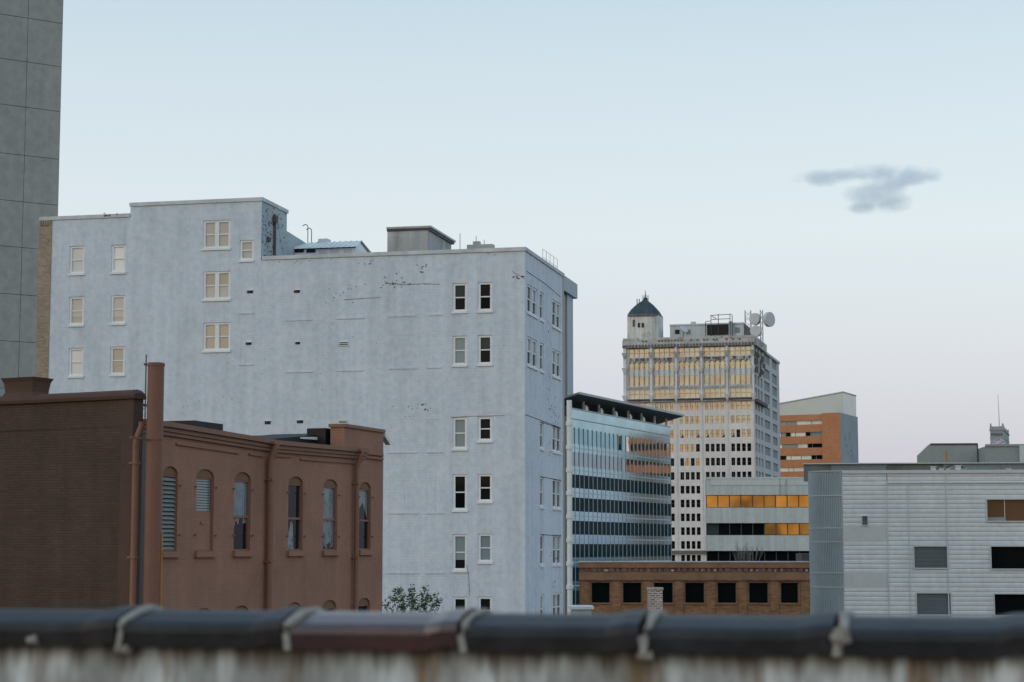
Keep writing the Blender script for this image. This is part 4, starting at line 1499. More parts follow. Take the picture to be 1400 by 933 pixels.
# corner turret
n0 = -1.0
ta, tb, _, tz = TF.rect(857, 430, 899, 465, n0)
TT = TF.turn(tb, n0)
tw = TT.px(908, 440)[0]
cham = 1.5
m = MB()
ft = [(ta + .6, n0), (tb - cham, n0), (tb, n0 - cham), (tb, n0 - tw + cham), (tb - cham, n0 - tw), (ta + cham, n0 - tw), (ta, n0 - tw + cham), (ta, n0 - .6)]
zb_ = ttop - 2.5
for i in range(8):
    (a, b), (c_, d_) = ft[i], ft[(i + 1) % 8]
    m.poly([TF.P(a, b, zb_), TF.P(c_, d_, zb_), TF.P(c_, d_, tz), TF.P(a, b, tz)], 0)
for u0, u1 in ((872, 875), (877.4, 880.4)):
    x0, x1, y0, y1 = TF.rect(u0, 441.5, u1, 448, n0)
    cc, r2 = (x0 + x1) / 2, (x1 - x0) / 2
    m.prism(TF, [(x0, y0), (x1, y0), (x1, y1 - r2)] + [(cc + r2 * math.cos(math.pi * k / 6), y1 - r2 + r2 * math.sin(math.pi * k / 6)) for k in range(1, 6)] + [(x0, y1 - r2)], n0 + .01, n0 + .06, 1)
x0, x1, y0, y1 = TF.rect(865, 437.5, 868, 447, n0)
m.box(TF, x0, x1, n0 + .01, n0 + .08, y0, y1, 2)
m.box(TF, ta + .4, tb + .2, n0 - .2, n0 + .3, tz - .5, tz - .1, 2)
m.build('turret', [mt['stucco_old'], mt['black'], mt['ornament']], ot)
m = MB()
cs2, cn = (ta + tb) / 2, n0 - tw / 2
zap = TF.px(882, 410.5, cn)[1]
for i in range(8):
    (a, b), (c_, d_) = ft[i], ft[(i + 1) % 8]
    e = 1.01
    prof_ = [(e, tz - .1), (.80, tz + (zap - tz) * .34), (.46, tz + (zap - tz) * .72), (.10, zap)]
    for (e0_, h0_), (e1_, h1_) in zip(prof_[:-1], prof_[1:]):
        m.poly([TF.P(cs2 + (a - cs2) * e0_, cn + (b - cn) * e0_, h0_), TF.P(cs2 + (c_ - cs2) * e0_, cn + (d_ - cn) * e0_, h0_),
                TF.P(cs2 + (c_ - cs2) * e1_, cn + (d_ - cn) * e1_, h1_), TF.P(cs2 + (a - cs2) * e1_, cn + (b - cn) * e1_, h1_)])
m.tube([TF.P(cs2, cn, zap - .2), TF.P(cs2, cn, zap + .5), TF.P(cs2, cn, zap + .7), TF.P(cs2, cn, TF.px(882, 397, cn)[1])], [.7, .6, .16, .05], 8)
for k in range(6):
    g_ = k * math.pi / 3
    m.tube([TF.P(cs2 + math.cos(g_) * .8, cn + math.sin(g_) * .8, zap - .4), TF.P(cs2 + math.cos(g_) * .9, cn + math.sin(g_) * .9, zap + 1.3)], .05, 4)
s, z = TF.px(871, 409, cn)
m.tube([TF.P(s, cn, z - 2.2), TF.P(s, cn, z)], .12, 5)
m.tube([TF.P(s + .6, cn, z - 2.2), TF.P(s + .6, cn, z)], .12, 5)
m.build('turret_roof', mt['patina'], ot)
# roof house
n1_ = -4
a, b_, _, zt2 = TF.rect(916, 443, 1017, 462, n1_)
m = MB()
QR = TF.turn(b_, n1_)
ql = QR.px(1026, 450)[0]
m.shell(TF, a, b_, n1_, n1_ - ql, ttop - 2.6, zt2, 'FBLT', 0)
m.shell(TF, a, b_, n1_, n1_ - ql, ttop - 2.6, zt2, 'R', 3)
m.box(TF, a - .1, b_ + .1, n1_ + .003, n1_ + .2, zt2 - .3, zt2 + .1, 0)
x0, x1, y0, y1 = TF.rect(967, 444, 996, 458, n1_)
m.box(TF, x0, x1, n1_ + .21, n1_ + .4, y0, y1, 1)
x0, x1, y0, y1 = TF.rect(997, 443, 1002, 460, n1_)
m.box(TF, x0, x1, n1_ + .21, n1_ + .7, ttop - 2.6, y1 + .6, 2)
for u0, u1, v0, v1 in ((923, 929, 451, 457), (939, 944, 451, 457), (1005, 1011.5, 448, 455)):
    x0, x1, y0, y1 = TF.rect(u0, v0, u1, v1, n1_)
    m.box(TF, x0, x1, n1_ + .01, n1_ + .1, y0, y1, 1 if u0 < 930 else 4)
x0, x1, y0, y1 = TF.rect(944.5, 440, 950, 443.5, n1_ - 2)
m.box(TF, x0, x1, n1_ - 4, n1_ - 2, zt2, y1, 0)
m.build('roof_house', [mt['conc_pale'], mt['black'], mt['slab_pale'], mt['ornament'], mt['louvre_grey']], ot)
m = MB()
nn = n1_ + .9
for u, v0 in ((964.5, 440), (972, 431), (982, 429.5), (998, 429.5), (1001, 431)):
    s, z = TF.px(u, v0, nn)
    m.tube([TF.P(s, nn, ttop - 2), TF.P(s, nn, z)], .10, 5)
for u0, v0, u1, v1 in ((972, 431.5, 1001, 429.8), (964.5, 440.2, 972, 439), (973, 437, 998, 436), (973, 432, 979, 436)):
    m.tube([TF.P(TF.px(u0, v0, nn)[0], nn, TF.px(u0, v0, nn)[1]), TF.P(TF.px(u1, v1, nn)[0], nn, TF.px(u1, v1, nn)[1])], .09, 5)
m.build('pipe_frame', mt['dark_metal'], ot)

# masts and dishes on the old tower
def lattice(u, v0, v1, w_, n, label):
    s, zt3 = TF.px(u, v0, n)
    z0 = ttop - 2.6
    t = thing('lattice_mast', TF.P(s, n, z0), label, 'mast', 'masts on the old tower roof')
    m = MB()
    cs = [(s - w_, n - w_), (s + w_, n - w_), (s + w_, n + w_), (s - w_, n + w_)]
    for a, b in cs:
        m.tube([TF.P(a, b, z0), TF.P(a, b, zt3)], .07, 5)
    m.build('upright', mt['grey_metal'], t)
    m = MB()
    z = z0
    k = 0
    while z < zt3 - 1.2:
        for i in range(4):
            p, q = cs[i], cs[(i + 1) % 4]
            if k % 2:
                p, q = q, p
            m.tube([TF.P(p[0], p[1], z), TF.P(q[0], q[1], z + 1.4)], .05, 4)
        z += 1.4
        k += 1
    m.build('bracing', mt['grey_metal'], t)


lattice(1022.5, 424.5, 445, .75, -7, 'wider steel lattice mast at the left of the dishes on the tower')
lattice(1041, 424.5, 460, .32, -5, 'slim steel lattice mast between the two large dishes on the tower')


def dish(u, v, r, n, turn, label):
    s, z = TF.px(u, v, n)
    c = TF.P(s, n, z)
    t = thing('dish_antenna', c - Vector((0, 0, r)), label, 'antenna', 'drum dishes on the old tower roof')
    ax = Vector((math.sin(turn), -math.cos(turn), 0.0))
    m = MB()
    m.tube([c - ax * .55, c - ax * .45, c + ax * .4, c + ax * .46], [r * .8, r, r, r * .96], 28)
    m.build('drum', mt['dish'], t)
    m = MB()
    m.tube([c - ax * .5, c - ax * 1.3], .25, 8)
    m.box(Fr((c.x - ax.x * 1.3, c.y - ax.y * 1.3), (1, 0)), -.25, .25, -.25, .25, c.z - 1.2, c.z + 1.2)
    m.build('mount', mt['grey_metal'], t)


dish(1032.5, 436.5, 1.6, -6, R(-42), 'upper left drum dish on the tower roof, beside the wide mast')
dish(1051.5, 437, 1.95, -4.5, R(42), 'largest drum dish, at the right end of the tower roof')
dish(1033.5, 453, 1.5, -4, R(-30), 'lower drum dish, sunk behind the tower parapet below the others')
s, z = TF.px(935, 451, -2.5)
t = thing('satellite_dish', TF.P(s, -2.5, ttop - 2.6), 'small white tilted satellite dish in front of the tower roof house', 'antenna')
m = MB()
c = TF.P(s, -2.5, z)
ax = Vector((.45, -.5, .6)).normalized()
m.tube([c - ax * .3, c - ax * .1, c + ax * .2, c + ax * .22], [.3, .95, 1.25, 1.2], 20)
m.build('bowl', mt['dish'], t)
m = MB()
m.tube([TF.P(s - .7, -2.5, ttop - 2.6), c], .09, 6)
m.tube([c, TF.P(s + 1.2, -2.0, z - .9)], .06, 5)
m.build('bracket', mt['dark_metal'], t)

# ------------------------------------------------------------------ orange brick block, far right of the old tower
HF = Fr.pix(1152, 620, -6040)
HR = HF.turn(0)
ho = thing('orange_block', HF.P(-12, 0, 0), 'orange brick block with ribbon windows and a milky glass top storey', 'building')
hl = HF.px(1040, 600)[0]
hz = HF.px(1151, 564.2)[1]
sp_ = HF.px(1124, 600)[0]
HLr = HR.px(1173.2, 600)[0]
strips = []
for v0, v1 in ((575, 580.2), (590.6, 596), (606.6, 612), (622.5, 628), (638.8, 644.2), (655, 660.5), (671, 677)):
    z0, z1 = HF.px(1110, v1)[1], HF.px(1110, v0)[1]
    strips.append((hl, sp_ - .01, z0, z1, 0, .5))
m = MB()
m.wall(HF, hl, sp_, 0, hz - .3, strips, n=-.8)
m.build('banded_wall', mt['orange_brick'], ho)
m = MB()
m.shell(HF, sp_, 0, 0, -2, 0, hz, 'FLT')
m.build('stair_tower', mt['orange_brick'], ho)
m = MB()
m.shell(HF, hl, 0, -.0, -HLr, 0, hz, 'R', 0)
m.shell(HF, hl, -.01, -2.0, -HLr, 0, hz - .3, 'BT', 1)
rr_ = random.Random(9)
for _ in range(26):
    s, z = rr_.uniform(.1, .85) * HLr, rr_.uniform(20, hz - 4)
    m.box(HR, s, s + 1.2, .01, .05, z, z + .9, 2)
m.build('side_wall', [mt['hosp_side'], mt['roof_strip'], mt['louvre_grey']], ho)
rr_ = random.Random(21)
for st in strips:
    m = MB()
    a = hl
    while a < sp_ - .1:
        wd = rr_.choice((1.6, 1.6, 2.2, 3.4, 5.0))
        b = min(a + wd, sp_)
        frac = (a - hl) / (sp_ - hl)
        lowr = st[2] < strips[1][2]
        mi = rr_.choices((0, 1, 2), (6, 2, 1) if frac < .72 else ((3, 2, 3) if not lowr else (0, 1, 6)))[0]
        m.poly([HF.P(a, -1.2, st[2]), HF.P(b, -1.2, st[2]), HF.P(b, -1.2, st[3]), HF.P(a, -1.2, st[3])], mi)
        m.box(HF, b - .12, b, -1.2, -1.05, st[2], st[3], 3)
        a = b
    m.build('ribbon_window', [mt['g_white'], mt['g_grey'], mt['g_deep'], mt['louvre_grey']], ho)
m = MB()
gz1, gz0 = HF.px(1157, 536, -5)[1], HF.px(1067, 550, -5)[1]
x1 = -.2
y1 = HR.px(1171, 550, -.5)[0]
m.hexa([HF.P(hl, -5.0, hz - .3), HF.P(x1, -5.0, hz + .01), HF.P(x1, -HLr + 1, hz + .01), HF.P(hl, -HLr + 1, hz - .3),
        HF.P(hl, -5.0, gz0 - 1.2), HF.P(x1, -5.0, gz1), HF.P(x1, -HLr + 1, gz1), HF.P(hl, -HLr + 1, gz0 - 1.2)], 0)
m.tube([HF.P(hl, -4.95, gz0 - 1.2), HF.P(x1, -4.95, gz1), HF.P(x1, -HLr + 1, gz1)], .25, 5, 1)
m.build('glass_storey', [mt['hosp_glass'], mt['conc_pale']], ho)

# ------------------------------------------------------------------ concrete office with amber windows
OF = Fr.pix(964, 270, -60000)
of = thing('concrete_office', OF.P(8, 0, 0), 'pale concrete office with two bands of amber mirrored windows', 'office building')
ol = OF.px(1135, 700)[0]


def zO(v):
    return OF.px(1030, v)[1]


bands = [(677.0, 694.2), (715.4, 732.0), (753.4, 770), (791, 808)]
levels = [655] + [x for b in bands for x in b] + [None]
for i in range(0, len(levels) - 1, 2):
    zt2 = zO(levels[i])
    zb_ = zO(levels[i + 1]) if levels[i + 1] else 0
    m = MB()
    m.box(OF, .35, ol, -5, 0, zb_, zt2, 0)
    if i == 0:
        m.box(OF, .3, ol, -.5, .10, zt2 + .002, zt2 + .25, 1)
        m.box(OF, .9, ol, .002, .06, (zb_ + zt2) / 2 + .25, zt2 - .02, 1)
        s = OF.px(1074.5, 665)[0]
        m.tube([OF.P(s, .14, zb_ + .1), OF.P(s, .14, zt2)], .06, 6, 2)
        m.box(OF, s - .9, s - .78, .061, .075, zb_, zt2 - .03, 2)
        m.build('parapet_band', [mt['conc_pale'], mt['conc_pale2'], mt['grey_metal']], of)
    else:
        m.build('concrete_band', mt['conc_pale'], of)
rr_ = random.Random(2)
for bi, (v0, v1) in enumerate(bands):
    z0, z1 = zO(v1), zO(v0)
    m = MB()
    m.box(OF, .6, ol, -4.8, -.9, z0, z1, 2)
    s0 = OF.px(966, 690)[0]
    pw = OF.px(981.8, 690)[0] - s0
    k = 0
    while s0 + pw * k < ol:
        a, b = s0 + pw * k, s0 + pw * (k + 1)
        dark = bi >= 2 or (bi == 1 and 1 <= k <= 4)
        t1, t2 = rr_.uniform(-.01, .01), rr_.uniform(-.01, .01)
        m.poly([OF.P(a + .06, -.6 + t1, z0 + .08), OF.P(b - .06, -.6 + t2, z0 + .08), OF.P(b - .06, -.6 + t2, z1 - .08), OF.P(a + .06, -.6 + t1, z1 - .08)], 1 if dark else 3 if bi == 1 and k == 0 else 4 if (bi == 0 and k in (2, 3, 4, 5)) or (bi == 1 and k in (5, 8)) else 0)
        m.box(OF, a - .06, a + .06, -.7, -.5, z0, z1, 2)
        k += 1
    m.build('window_band', [mt['g_amber'], mt['g_deep'], mt['dark_metal'], mt['g_mid'], mt['g_amber2']], of)

# ------------------------------------------------------------------ bare tree in front of the concrete office
def twiggy(base, h, spread, seed, name_parent, rad, levels=5):
    rr = random.Random(seed)
    m = MB()

    def br(p, d, ln, r, lv):
        q = p + d * ln
        mid = p + d * ln * .5 + Vector((rr.uniform(-1, 1), rr.uniform(-1, 1), rr.uniform(-.3, .6))) * ln * .06
        m.tube([p, mid, q], [r, r * .85, r * .65], 5, 0, caps=False)
        if lv == 0:
            return
        for _ in range(rr.randint(2, 4)):
            a = Vector((rr.uniform(-1, 1), rr.uniform(-1, 1), rr.uniform(.1, .9)))
            nd_ = (d * 1.1 + a * spread).normalized()
            br(q, nd_, ln * rr.uniform(.6, .8), r * .6, lv - 1)
    br(base, Vector((0, 0, 1)), h * .36, rad, levels)
    return m


bx = at(1022, 760, 235)
bt = thing('bare_tree', (bx.x, bx.y, 0), 'leafless twiggy tree in front of the concrete office', 'tree')
hb_ = at(1022, 737, 235).z
m = MB()
m.tube([(bx.x, bx.y, 0), (bx.x + .1, bx.y, hb_ * .35), (bx.x, bx.y, hb_ * .55)], [.28, .22, .16], 8)
m.build('trunk', mt['bark'], bt)
cr = MB()
for k, (du, sd) in enumerate(((0, 1), (-2.5, 4), (2.6, 7))):
    tw_ = twiggy(Vector((bx.x, bx.y, hb_ * .5)), hb_ * .17, .75, sd, None, .06, 5)
    off = len(cr.v)
    lean = Vector((du * .4, 0, 0))
    for p in tw_.v:
        f_ = (p.z - hb_ * .5) / (hb_ * .5)
        cr.v.append(p + Vector((du * 1.2, 0, 0)) * f_)
    cr.f += [tuple(i + off for i in f) for f in tw_.f]
    cr.m += tw_.m
zmax = max(p.z for p in cr.v)
for p in cr.v:
    p.z = hb_ * .5 + (p.z - hb_ * .5) * (hb_ - hb_ * .5) / (zmax - hb_ * .5)
cr.build('crown', mt['twig'], bt)

# ------------------------------------------------------------------ low red-brown brick block
KF = Fr.pix(792, 200, -60000)
rb = thing('brick_block', KF.P(12, 0, 0), 'low red-brown brick block with a corbelled cornice and square black windows', 'building')
kl = KF.px(1135, 800)[0]


def zK(v):
    return KF.px(950, v)[1]


hs = []
for u0, u1 in ((808.6, 833.8), (851.5, 877), (894, 920), (936.6, 963), (981, 1006.6), (1024, 1050), (1067.5, 1091.4), (1110, 1134)):
    a, b, _, _ = KF.rect(u0, 797, u1, 824.4)
    hs.append((a, b, zK(824.4), zK(796.8), 0, .35))
    hs.append((a, b, zK(824.4) - 5.2, zK(796.8) - 5.2, 0, .35))
zkt = zK(769)
m = MB()
m.wall(KF, 0, kl + .1, 0, zkt - .02, hs)
m.shell(KF, 0, kl + .1, 0, -14, 0, zkt - .4, 'RBLT')
m.build('brick_wall', mt['red_brick'], rb)
m = MB()
m.box(KF, -.1, kl + .1, -.4, .30, zkt, zkt + .12, 2)
m.box(KF, -.06, kl + .1, .002, .22, zK(776.5), zkt - .004, 0)
x = 0
rr_ = random.Random(4)
while x < kl:
    m.box(KF, x, x + rr_.uniform(.3, .58), .002, rr_.uniform(.1, .22), zK(782), zK(777.3), 1)
    if rr_.random() < .22:
        m.box(KF, x + .06, x + rr_.uniform(.15, .5), .203, .215, zK(781.5), zK(779), 3)
    x += .62
m.box(KF, -.04, kl + .1, .002, .14, zK(793.5), zK(782.4), 0)
m.box(KF, -.08, kl + .1, .142, .22, zK(793.8), zK(792.4), 1)
m.build('cornice', [mt['red_trim'], mt['corbel'], mt['conc_pale'], mt['pink_brick']], rb)
m = MB()
xs = [-.02] + [x for h in hs[::2] for x in (h[0], h[1])] + [kl]
for i in range(0, len(xs) - 1, 2):
    c_ = (xs[i] + xs[i + 1]) / 2
    if xs[i + 1] - xs[i] > .9:
        m.box(KF, c_ - .42, c_ + .42, .002, .1, 0, zK(794))
m.build('pilasters', mt['red_brick'], rb)
for h in hs:
    m = MB()
    a, b, z0, z1 = h[:4]
    m.box(KF, a + .001, a + .07, -.34, -.22, z0, z1)
    m.box(KF, b - .07, b - .001, -.34, -.22, z0, z1)
    m.box(KF, a + .07, b - .07, -.34, -.22, z1 - .07, z1 - .001)
    o = m.build('window', mt['dark_metal'], rb)
    m = MB()
    m.poly([KF.P(a + .07, -.31, z0), KF.P(b - .07, -.31, z0), KF.P(b - .07, -.31, z1 - .07), KF.P(a + .07, -.31, z1 - .07)], 0)
    m.build('pane', mt['g_deep'], o)
    m = MB()
    m.box(KF, a - .08, b + .08, .002, .12, z0 - .16, z0 - .002)
    m.build('sill', mt['red_trim'], o)
x0, x1, z0, z1 = KF.rect(1096, 757, 1115, 769, -.2)
m = MB()
m.box(KF, x0, x1, -6, .0, z0, z1)
m.build('roof_block', mt['dark_metal'], rb)

# small chimney and white shed roof in front of it
c = at(896, 815, 150)
CFr = Fr((c.x, c.y), (1, 0))
x0, x1, z0, z1 = CFr.rect(886.5, 803.5, 906, 826)
ch = thing('brick_chimney', CFr.P(0, 0, 0), 'square mottled pink brick chimney in front of the red-brown block', 'chimney')
m = MB()
m.box(CFr, x0, x1, -1.1, 0, 0, z1 - .2)
m.build('stack', mt['pink_brick'], ch)
m = MB()
m.box(CFr, x0 - .05, x1 + .05, -1.15, .05, z1 - .198, z1)
m.build('cap', mt['pink_brick'], ch)
c = at(796, 832, 170)
SFr = Fr((c.x, c.y), (1, 0))
x0, x1, z0, z1 = SFr.rect(779, 829.5, 812, 840)
sh = thing('white_shed', SFr.P(0, 0, 0), 'flat white shed roof beside the foot of the glass office', 'shed')
m = MB()
m.box(SFr, x0 + .2, x1 - .2, -4, -.2, 0, z1 - .25)
m.build('wall', mt['conc_pale'], sh)
m = MB()
m.box(SFr, x0, x1, -4.2, 0, z1 - .248, z1)
m.build('roof', mt['white_flat'], sh)

# ------------------------------------------------------------------ ribbed metal building on the right
MF = Fr.pix(1153, 150, -26000)
mb_ = thing('metal_building', MF.P(8, 0, 0), 'pale ribbed metal building with a rounded corner and dark windows', 'building')
mtop = MF.px(1250, 643)[1]
ml = MF.px(1440, 700)[0]


def zM(v, u=1270):
    return MF.px(u, v)[1]


def sM(u):
    return MF.px(u, 740)[0]


wn = {'loft_window': [(sM(1349), sM(1425), zM(714, 1370), zM(681.8, 1370))],
      'dark_window': [(sM(1353), sM(1425), zM(779.3, 1370), zM(746, 1370)), (sM(1356), sM(1425), zM(843, 1370), zM(811, 1370))],
      'louvred_panel': [(sM(1248), sM(1297), zM(778.3), zM(746)), (sM(1250), sM(1299), zM(842), zM(810))],
      'small_vent': [(sM(1178.4), sM(1187.4), zM(719, 1183), zM(705.2, 1183))]}
allh = [h for v in wn.values() for h in v]
flats = [(0.0, sM(1213.7), zM(741, 1190), zM(720.7, 1190)), (0.0, sM(1213.7), zM(804, 1190), zM(783, 1190))]
rib = MF.px(1270, 700)[1] - MF.px(1270, 706.3)[1]
m = MB()
# panels: [s0,s1,ztop,zbottom]
panels = [(0, sM(1213.7), mtop - .25, 0), (sM(1213.9) + .04, sM(1243) - .03, zM(661), 0), (sM(1243) + .03, sM(1295) - .03, zM(661), 0),
          (sM(1295) + .03, ml, zM(661), 0), (sM(1213.9) + .04, ml, mtop - .25, zM(660.2))]
cs6 = [(0.0, .0), (.12, .03), (.55, .034), (.84, .024), (.95, .0)]
for a, b, zt2, zb_ in panels:
    hh = [h for h in allh if h[1] > a and h[0] < b]
    fl = [f for f in flats if f[1] > a + .1 and f[0] < b - .1]
    xs = sorted({a, b} | {min(max(x, a), b) for h in hh for x in h[:2]})
    for x0, x1 in zip(xs[:-1], xs[1:]):
        if x1 - x0 < .01:
            continue
        cut = sorted([(h[2], h[3]) for h in hh if h[0] < (x0 + x1) / 2 < h[1]] + [(f[2], f[3]) for f in fl])
        spans, z = [], max(zb_, 0)
        for c0, c1 in cut:
            if c0 > z:
                spans.append((z, c0))
            z = max(z, c1)
        if z < zt2:
            spans.append((z, zt2))
        for z0, z1 in spans:
            zs_ = [z0]
            k = math.floor(z0 / rib)
            while True:
                done = False
                for f_, nn in cs6:
                    z = (k + f_) * rib
                    if z <= z0 + .005:
                        continue
                    if z >= z1 - .005:
                        done = True
                        break
                    zs_.append(z)
                if done:
                    break
                k += 1
            zs_.append(z1)

            def nz(z):
                t = (z / rib) % 1
                pts = cs6 + [(1.0, 0)]
                for (f0, n0_), (f1, n1) in zip(pts[:-1], pts[1:]):
                    if f0 <= t <= f1:
                        return n0_ + (n1 - n0_) * (t - f0) / (f1 - f0)
                return 0
            for za, zb2 in zip(zs_[:-1], zs_[1:]):
                m.poly([MF.P(x0, nz(za), za), MF.P(x1, nz(za), za), MF.P(x1, nz(zb2), zb2), MF.P(x0, nz(zb2), zb2)])
m.build('ribbed_cladding', mt['corr'], mb_)
for f in flats:
    m = MB()
    m.box(MF, f[0], f[1] - .05, -.1, .03, f[2], f[3])
    for k in range(6):
        z = f[2] + (f[3] - f[2]) * (k + .5) / 6
        m.box(MF, f[0], f[1] - .05, .031, .038, z - .02, z + .02)
    m.build('flat_cladding', mt['corr_flat'], mb_)
m = MB()
m.shell(MF, 0.3, ml, -.4, -5, 0, mtop - .3, 'FT')
m.shell(MF, 9, ml, -5, -20, 0, mtop - .3, 'RBLT')
m.build('core', mt['dark_metal'], mb_)
m = MB()
m.box(MF, -.02, ml, -.3, .14, mtop - .25, mtop)
for u, vt in ((1213.8, 660), (1243, 660), (1295, 645)):
    m.box(MF, sM(u) - .05, sM(u) + .04, .0, .11, 0, zM(vt))
m.box(MF, sM(1213.8), ml, .001, .12, zM(660.2) - .05, zM(660.2) + .03)
m.build('flashing', mt['corr_flat'], mb_)
for kind, lst in wn.items():
    for (a, b, z0, z1) in lst:
        f = MB()
        w_ = .09 if kind != 'small_vent' else .05
        f.box(MF, a, a + w_, -.3, .13, z0, z1)
        f.box(MF, b - w_, b, -.3, .13, z0, z1)
        f.box(MF, a + w_, b - w_, -.3, .13, z1 - w_, z1)
        f.box(MF, a + w_, b - w_, -.3, .13, z0, z0 + w_)
        if kind in ('loft_window',):
            c_ = sM(1375)
            f.box(MF, c_ - .03, c_ + .03, -.25, -.1, z0 + w_, z1 - w_)
        o = f.build(kind if kind != 'loft_window' else 'brown_window', mt['corr_flat'], mb_)
        p = MB()
        if kind in ('louvred_panel', 'small_vent'):
            p.poly([MF.P(a + w_, -.2, z0 + w_), MF.P(b - w_, -.2, z0 + w_), MF.P(b - w_, -.2, z1 - w_), MF.P(a + w_, -.2, z1 - w_)], 1)
            N = 16 if kind == 'louvred_panel' else 6
            for k in range(N):
                za = z0 + w_ + (z1 - z0 - 2 * w_) * k / N
                h = (z1 - z0 - 2 * w_) / N
                p.hexa([MF.P(a + w_, .03, za), MF.P(b - w_, .03, za), MF.P(b - w_, .0, za), MF.P(a + w_, .0, za),
                        MF.P(a + w_, -.08, za + h * .9), MF.P(b - w_, -.08, za + h * .9), MF.P(b - w_, -.11, za + h * .9), MF.P(a + w_, -.11, za + h * .9)], 0)
            p.build('louvre_slats', [mt['louvre_grey'], mt['dark_metal']], o)
        else:
            p.poly([MF.P(a + w_, -.2, z0 + w_), MF.P(b - w_, -.2, z0 + w_), MF.P(b - w_, -.2, z1 - w_), MF.P(a + w_, -.2, z1 - w_)], 0)
            if kind == 'loft_window':
                p.box(MF, a + w_, sM(1374), -.19, -.1, z0 + w_, z0 + w_ + .28, 1)
            p.build('pane', [mt['g_brown'] if kind == 'loft_window' else mt['g_deep'], mt['g_grey']], o)
# rounded corner of vertical ribs
uc0 = MF.px(1104.5, 740)[0]
rad_ = 2.38
m = MB()
NR = 34
prev = None
ztc = mtop - .1
for i in range(NR * 4 + 1):
    t = i / (NR * 4)
    ang = R(118) * (1 - t)
    rr2 = rad_ + (.10 if (i % 4) in (1, 2) else 0)
    s, n = -rr2 * math.sin(ang), -rad_ + rr2 * math.cos(ang)
    if prev:
        m.poly([MF.P(prev[0], prev[1], 0), MF.P(s, n, 0), MF.P(s, n, ztc), MF.P(prev[0], prev[1], ztc)])
    prev = (s, n)
pe = (-rad_ * math.sin(R(118)), -rad_ + rad_ * math.cos(R(118)))
m.poly([MF.P(pe[0], pe[1], 0), MF.P(pe[0] + 8, pe[1] - 15.5, 0), MF.P(pe[0] + 8, pe[1] - 15.5, ztc), MF.P(pe[0], pe[1], ztc)])
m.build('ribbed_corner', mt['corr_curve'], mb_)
m = MB()
for v in (645, 678.5, 723, 742, 784.5, 804):
    z = MF.px(1130, v)[1]
    ra = rad_ + .112
    for k in range(14):
        a0, a1 = R(112) * k / 14, R(112) * (k + 1) / 14
        m.hexa([MF.P(-ra * math.sin(q), -rad_ + rr3 * math.cos(q) if False else -rad_ + ra * math.cos(q), z) if rr3 else MF.P(-(ra - .15) * math.sin(q), -rad_ + (ra - .15) * math.cos(q), z)
                for q, rr3 in ((a1, 1), (a0, 1), (a0, 0), (a1, 0))] +
               [MF.P(-ra * math.sin(q), -rad_ + ra * math.cos(q), z + .09) if rr3 else MF.P(-(ra - .15) * math.sin(q), -rad_ + (ra - .15) * math.cos(q), z + .09)
                for q, rr3 in ((a1, 1), (a0, 1), (a0, 0), (a1, 0))])
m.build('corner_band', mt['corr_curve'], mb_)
# roof screens standing back from the edge
m = MB()
rr_ = random.Random(8)
x = MF.px(1099, 640, -7)[0]
xe = MF.px(1440, 640, -7)[0]
zt2 = MF.px(1250, 634.5, -7)[1]
k = 0
while x < xe:
    wd = rr_.choice((1.4, 2.2, 3.0, 4.5))
    u_ = CX + MF.P(x, -7, 0).x / MF.P(x, -7, 0).y * FH
    mi = 1 if 1244 < u_ < 1320 else (0 if rr_.random() < .65 else 2)
    m.box(MF, x, min(x + wd, xe) - .03, -7.3, -7 + rr_.uniform(-.03, .03), mtop - .6, zt2, mi)
    x += wd
m.box(MF, MF.px(1098, 640, -7)[0], xe, -7.4, -6.8, zt2 + .002, zt2 + .09, 3)
m.build('roof_screen', [mt['roof_strip'], mt['roof_teal'], mt['louvre_grey'], mt['conc_pale']], mb_)
for u, hgt in ((1276, .5), (1287, .35), (1296, .3), (1310, .6), (1318, .25), (1379, .3)):
    m = MB()
    q0 = MF.px(u, 640, -3)[0]
    w_ = .14 + .1 * hgt
    m.box(MF, q0 - w_, q0 + w_, -3.2, -2.9, mtop - .4, mtop + hgt * .7)
    m.box(MF, q0 - w_ - .05, q0 + w_ + .05, -3.26, -2.84, mtop + hgt * .7 + .002, mtop + hgt * .8)
    m.build('roof_vent', mt['white_flat'], mb_)
m = MB()
m.tube([MF.P(MF.px(1305, 640, -3.5)[0] + .9 * math.cos(q), -3.5, mtop - .2 + .75 * math.sin(q)) for q in [math.pi * k / 8 for k in range(9)]], .06, 6)
m.build('roof_hoop', mt['dark_metal'], mb_)

# grey-green plant building on the skyline
XF = Fr.pix(1256, 230, -30000)
pb_ = thing('plant_house', XF.P(8, 0, 0), 'windowless grey sheet-metal plant house with a chamfered shoulder behind the ribbed building', 'building')


def X(u, v):
    return XF.px(u, v)


m = MB()
zt2 = X(1300, 607)[1]
m.prism(XF, [(X(1256.6, 630)[0], 0), (X(1336.5, 630)[0], 0), (X(1336.5, 630)[0], zt2), (X(1272, 607)[0], zt2), (X(1256.6, 622)[0], X(1256.6, 622)[1])], -2.2, 0)
m.build('shouldered_block', mt['box_grey'], pb_)
m = MB()
a = X(1336.5, 620)[0]
m.box(XF, a - .05, a + .08, .002, .06, 0, zt2 - .05)
m.box(XF, X(1272, 620)[0], a + .05, .002, .08, zt2 + .002 - .14, zt2 + .06)
m.build('trim', mt['dark_metal'], pb_)
m = MB()
XR = XF.turn(a + .1)
b_ = X(1347, 620)
e_ = XR.px(1347, 620)[0]
zt3 = XF.px(1370, 610.5, -e_)[1]
x1 = XF.px(1440, 620, -e_)[0]
m.box(XF, a + .1, x1, -14, -e_, 0, zt3)
m.box(XF, a + .1, x1, -e_ + .003, -e_ + .15, zt3 + .002, zt3 + .25)
m.build('rear_block', mt['box_grey'], pb_)
